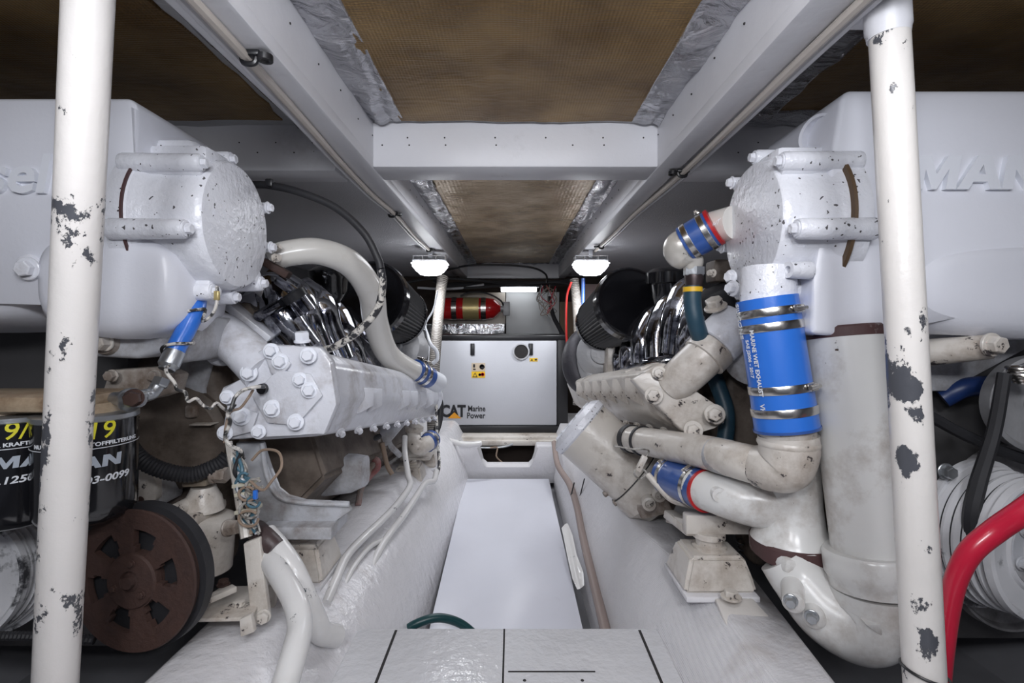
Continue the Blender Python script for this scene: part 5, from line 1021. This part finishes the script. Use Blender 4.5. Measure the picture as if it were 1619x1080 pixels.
# big cream canister (sea water strainer)
t = thing('oil_cooler', 'large cream cylinder leaning diagonally beside the bilge, with ribbed end cap', 'cooler', P(975, 735, 1.75))
a, b = P(922, 680, 1.74), P(1030, 775, 1.68)
mesh_obj('shell', tube(B(), [a, b], .107, 56, sm=False), CR, t)
ax = (a-b).normalized()
mesh_obj('end_cap', lathe(B(), a, ax, [(0, .107), (.006, .112), (.026, .112), (.032, .106), (.044, .09), (.046, 0)], 56), WHS, t)
for k in range(5):
    _, u, v = frame(ax); c = a+ax*.046+v*(-.07+.035*k); bm = B(); obox(bm, c, u, ax, .15*math.cos((k-2)*.45), .012, .01, .004); mesh_obj('cap_rib', bm, WHS, t)
mesh_obj('base_ring', lathe(B(), b, -ax, [(-.07, .108), (-.068, .114), (.0, .115), (.02, .10), (.05, .085), (.05, 0)], 48), CR, t)
mesh_obj('black_seam', lathe(B(), b-(-ax)*.072, -ax, [(0, .107), (0, .1125), (.0025, .1125), (.0025, .107)], 48), BLR, t)
for px, py, Y in ((1042, 783, 1.55), (1026, 797, 1.54)):
    mesh_obj('plug', lathe(B(), P(px, py, Y), (-.2, -1, .1), [(-.03, .022), (.006, .020), (.008, .012), (.0, .010), (.0, 0)], 24), CR, t)
bm = B(); obox(bm, P(1036, 792, 1.60), (.8, -.5, .4), (-.2, -1, 0), .11, .07, .08, .01); mesh_obj('port_block', bm, CRD, t)
for px, py, Y in ((961, 778, 1.68), (977, 792, 1.66)):
    mesh_obj('bolt', bolt_bm(P(px, py, Y), (-1, -.3, -.6), .010, .014, 1.2), CRD, t)
t = thing('pull_cable', 'cream pull cable with a small wire loop below the level cream pipe', 'cable', P(1010, 740, 1.4))
mesh_obj('cable', tube(B(), PP([(1024, 750, 1.36), (1040, 768, 1.34), (1062, 790, 1.31), (1095, 800, 1.29)]), .008, 12), CR, t)
mesh_obj('loop', tube(B(), PP([(1024, 748, 1.36), (1012, 757, 1.36), (1003, 750, 1.36), (1006, 742, 1.36), (1018, 743, 1.36), (1024, 750, 1.36)]), .0025, 8), WIR, t)
mesh_obj('lug', obox(B(), P(1014, 733, 1.36), (.4, 0, .8), (0, -1, 0), .045, .016, .012, .003), CR, t)
mesh_obj('link', tube(B(), PP([(970, 705, 1.42), (1000, 710, 1.4), (1025, 712, 1.37), (1018, 728, 1.36)]), .0025, 8), WIR, t)
# foot and mount
t = thing('engine_bracket', 'cream flat engine foot with folded edge above the cream mount', 'bracket', P(1120, 840, 1.25))
bm = B(); prism(bm, PP([(1085, 815, 1.232), (1198, 816, 1.232), (1198, 846, 1.232), (1085, 846, 1.232)]), (0, .03, 0), .004); mesh_obj('front_edge', bm, CR, t)
bm = B(); prism(bm, [P(1048, 818, 1.38), P(1085, 848, 1.24), P(1085, 835, 1.24), P(1050, 806, 1.38)], (.03, 0, .0), .003); mesh_obj('side_edge', bm, CR, t)
bm = B(); prism(bm, [P(1052, 812, 1.38), P(1198, 812, 1.38), P(1200, 822, 1.24), P(1086, 822, 1.24)], (0, 0, -.024), .003); mesh_obj('top_plate', bm, CR, t)
bm = B(); box(bm, P(1150, 815, 1.3), P(1205, 800, 1.4), .01); mesh_obj('gusset', bm, CR, t)
mount('cream engine mount on the stringer below the flat folded foot', P(1126, 922, 1.23)+Vector((0, .02, 0)), .168, .15, .078, nk=.040)
t = thing('stringer_pad', 'chipped white bolted pad on top of the stringer by the riser', 'mounting pad', P(1170, 960, 1.12))
bm = B(); prism(bm, [P(1130, 945, 1.16), P(1150, 992, 1.08), P(1235, 994, 1.08), P(1190, 945, 1.16)], (0, 0, -.012), .004); mesh_obj('pad', bm, POR, t)
mesh_obj('bolt', bolt_bm(P(1156, 945, 1.14), (0, 0, 1), .015, .012, 1.5), CR, t)
# coil wire
single('coiled_wire', tube(B(), [P(1170, 852, 1.33)+Vector((math.cos(i*.9)*.008, math.sin(i*.9)*.008, -i*.0022)) for i in range(46)], .0018, 6, 3), BLR, 'thin black coiled wire hanging beside the folded foot', 'wire')
# right-hand pulleys, belts, red hose
t = thing('crank_pulley', 'big white multi-groove crank pulley behind the red hose', 'pulley', P(1625, 860, 1.05))
grooved(t, P(1640, 868, .98), Vector((.22, -1, .05)).normalized(), .135, 5, PUL, .018)
ax = Vector((.22, -1, .05)).normalized(); _, u, v = frame(ax)
mesh_obj('hub_cap', lathe(B(), P(1640, 868, .975), ax, [(0, .075), (.008, .072), (.010, .05), (.02, .045), (.02, 0)], 40), GRB, t)
for k in range(6):
    a = k*math.pi/3+.3; mesh_obj('bolt', bolt_bm(P(1640, 868, .975)+ax*.01+(u*math.cos(a)+v*math.sin(a))*.060, ax, .010, .010, 1.3), GRB, t)
t = thing('damper_pulley', 'dark ribbed wheel half seen above the crank pulley at the frame edge', 'pulley', P(1640, 640, 1.05))
mesh_obj('wheel', lathe(B(), P(1650, 640, 1.05), (-.1, -1, 0), [(-.03, .10), (0, .102), (.004, .095), (-.01, .088), (-.01, .03), (.01, .03), (.01, 0)], 56), GRT, t)
mesh_obj('spring', tube(B(), [P(1612, 580, 1.0)+Vector((math.cos(i*.8)*.02+i*.0003, math.sin(i*.8)*.02, -i*.0007)) for i in range(50)], .003, 6, 3), STL, t)
single('black_belt', tube(B(), [P(1588, 590, 1.0), P(1572, 680, 1.0), P(1545, 770, .99), P(1535, 830, .985), P(1548, 900, .985)], [.011, .012, .014, .014, .012], 8), BLR, 'wide black belt running down onto the big white pulley', 'belt')
single('slack_belt', tube(B(), PP([(1440, 640, 1.08), (1510, 680, 1.08), (1580, 712, 1.08), (1650, 735, 1.08)]), .012, 8), BLR, 'black belt slanting level between pole and the wide belt', 'belt')
single('blue_tube', tube(B(), PP([(1490, 630, 1.17), (1530, 612, 1.15), (1600, 610, 1.15)]), .022, 14), M('dark_blue_plastic', (.01, .03, .12), .4), 'dark blue tube in the shade behind the slanting belt', 'tube')
t = thing('belt_guard', 'curved grey guard arc around the outside of the big white pulley', 'guard', P(1500, 860, 1.1))
mesh_obj('guard', lathe(B(), P(1610, 850, 1.12), ax, [(-.02, .19), (-.02, .20), (.0, .20), (.0, .195), (-.012, .188)], 72), M('guard_paint', (.34, .335, .34), .4, bump=.4, dirt=(.08, .07, .07), dt=.55), t)
mesh_obj('bolt', bolt_bm(P(1494, 745, 1.05), (0, -1, 0), .013, .016, 1.3), ZNC, t)
single('red_hose', tube(B(), PP([(1680, 765, .74), (1619, 808, .76), (1575, 838, .78), (1535, 872, .79), (1512, 915, .80), (1500, 970, .81), (1492, 1040, .82), (1486, 1110, .84)]), [.0165, .0165, .0165, .016, .015, .014, .013, .013], 26, 12), RED, 'bright red hose arching in front of the big white pulley', 'hose')
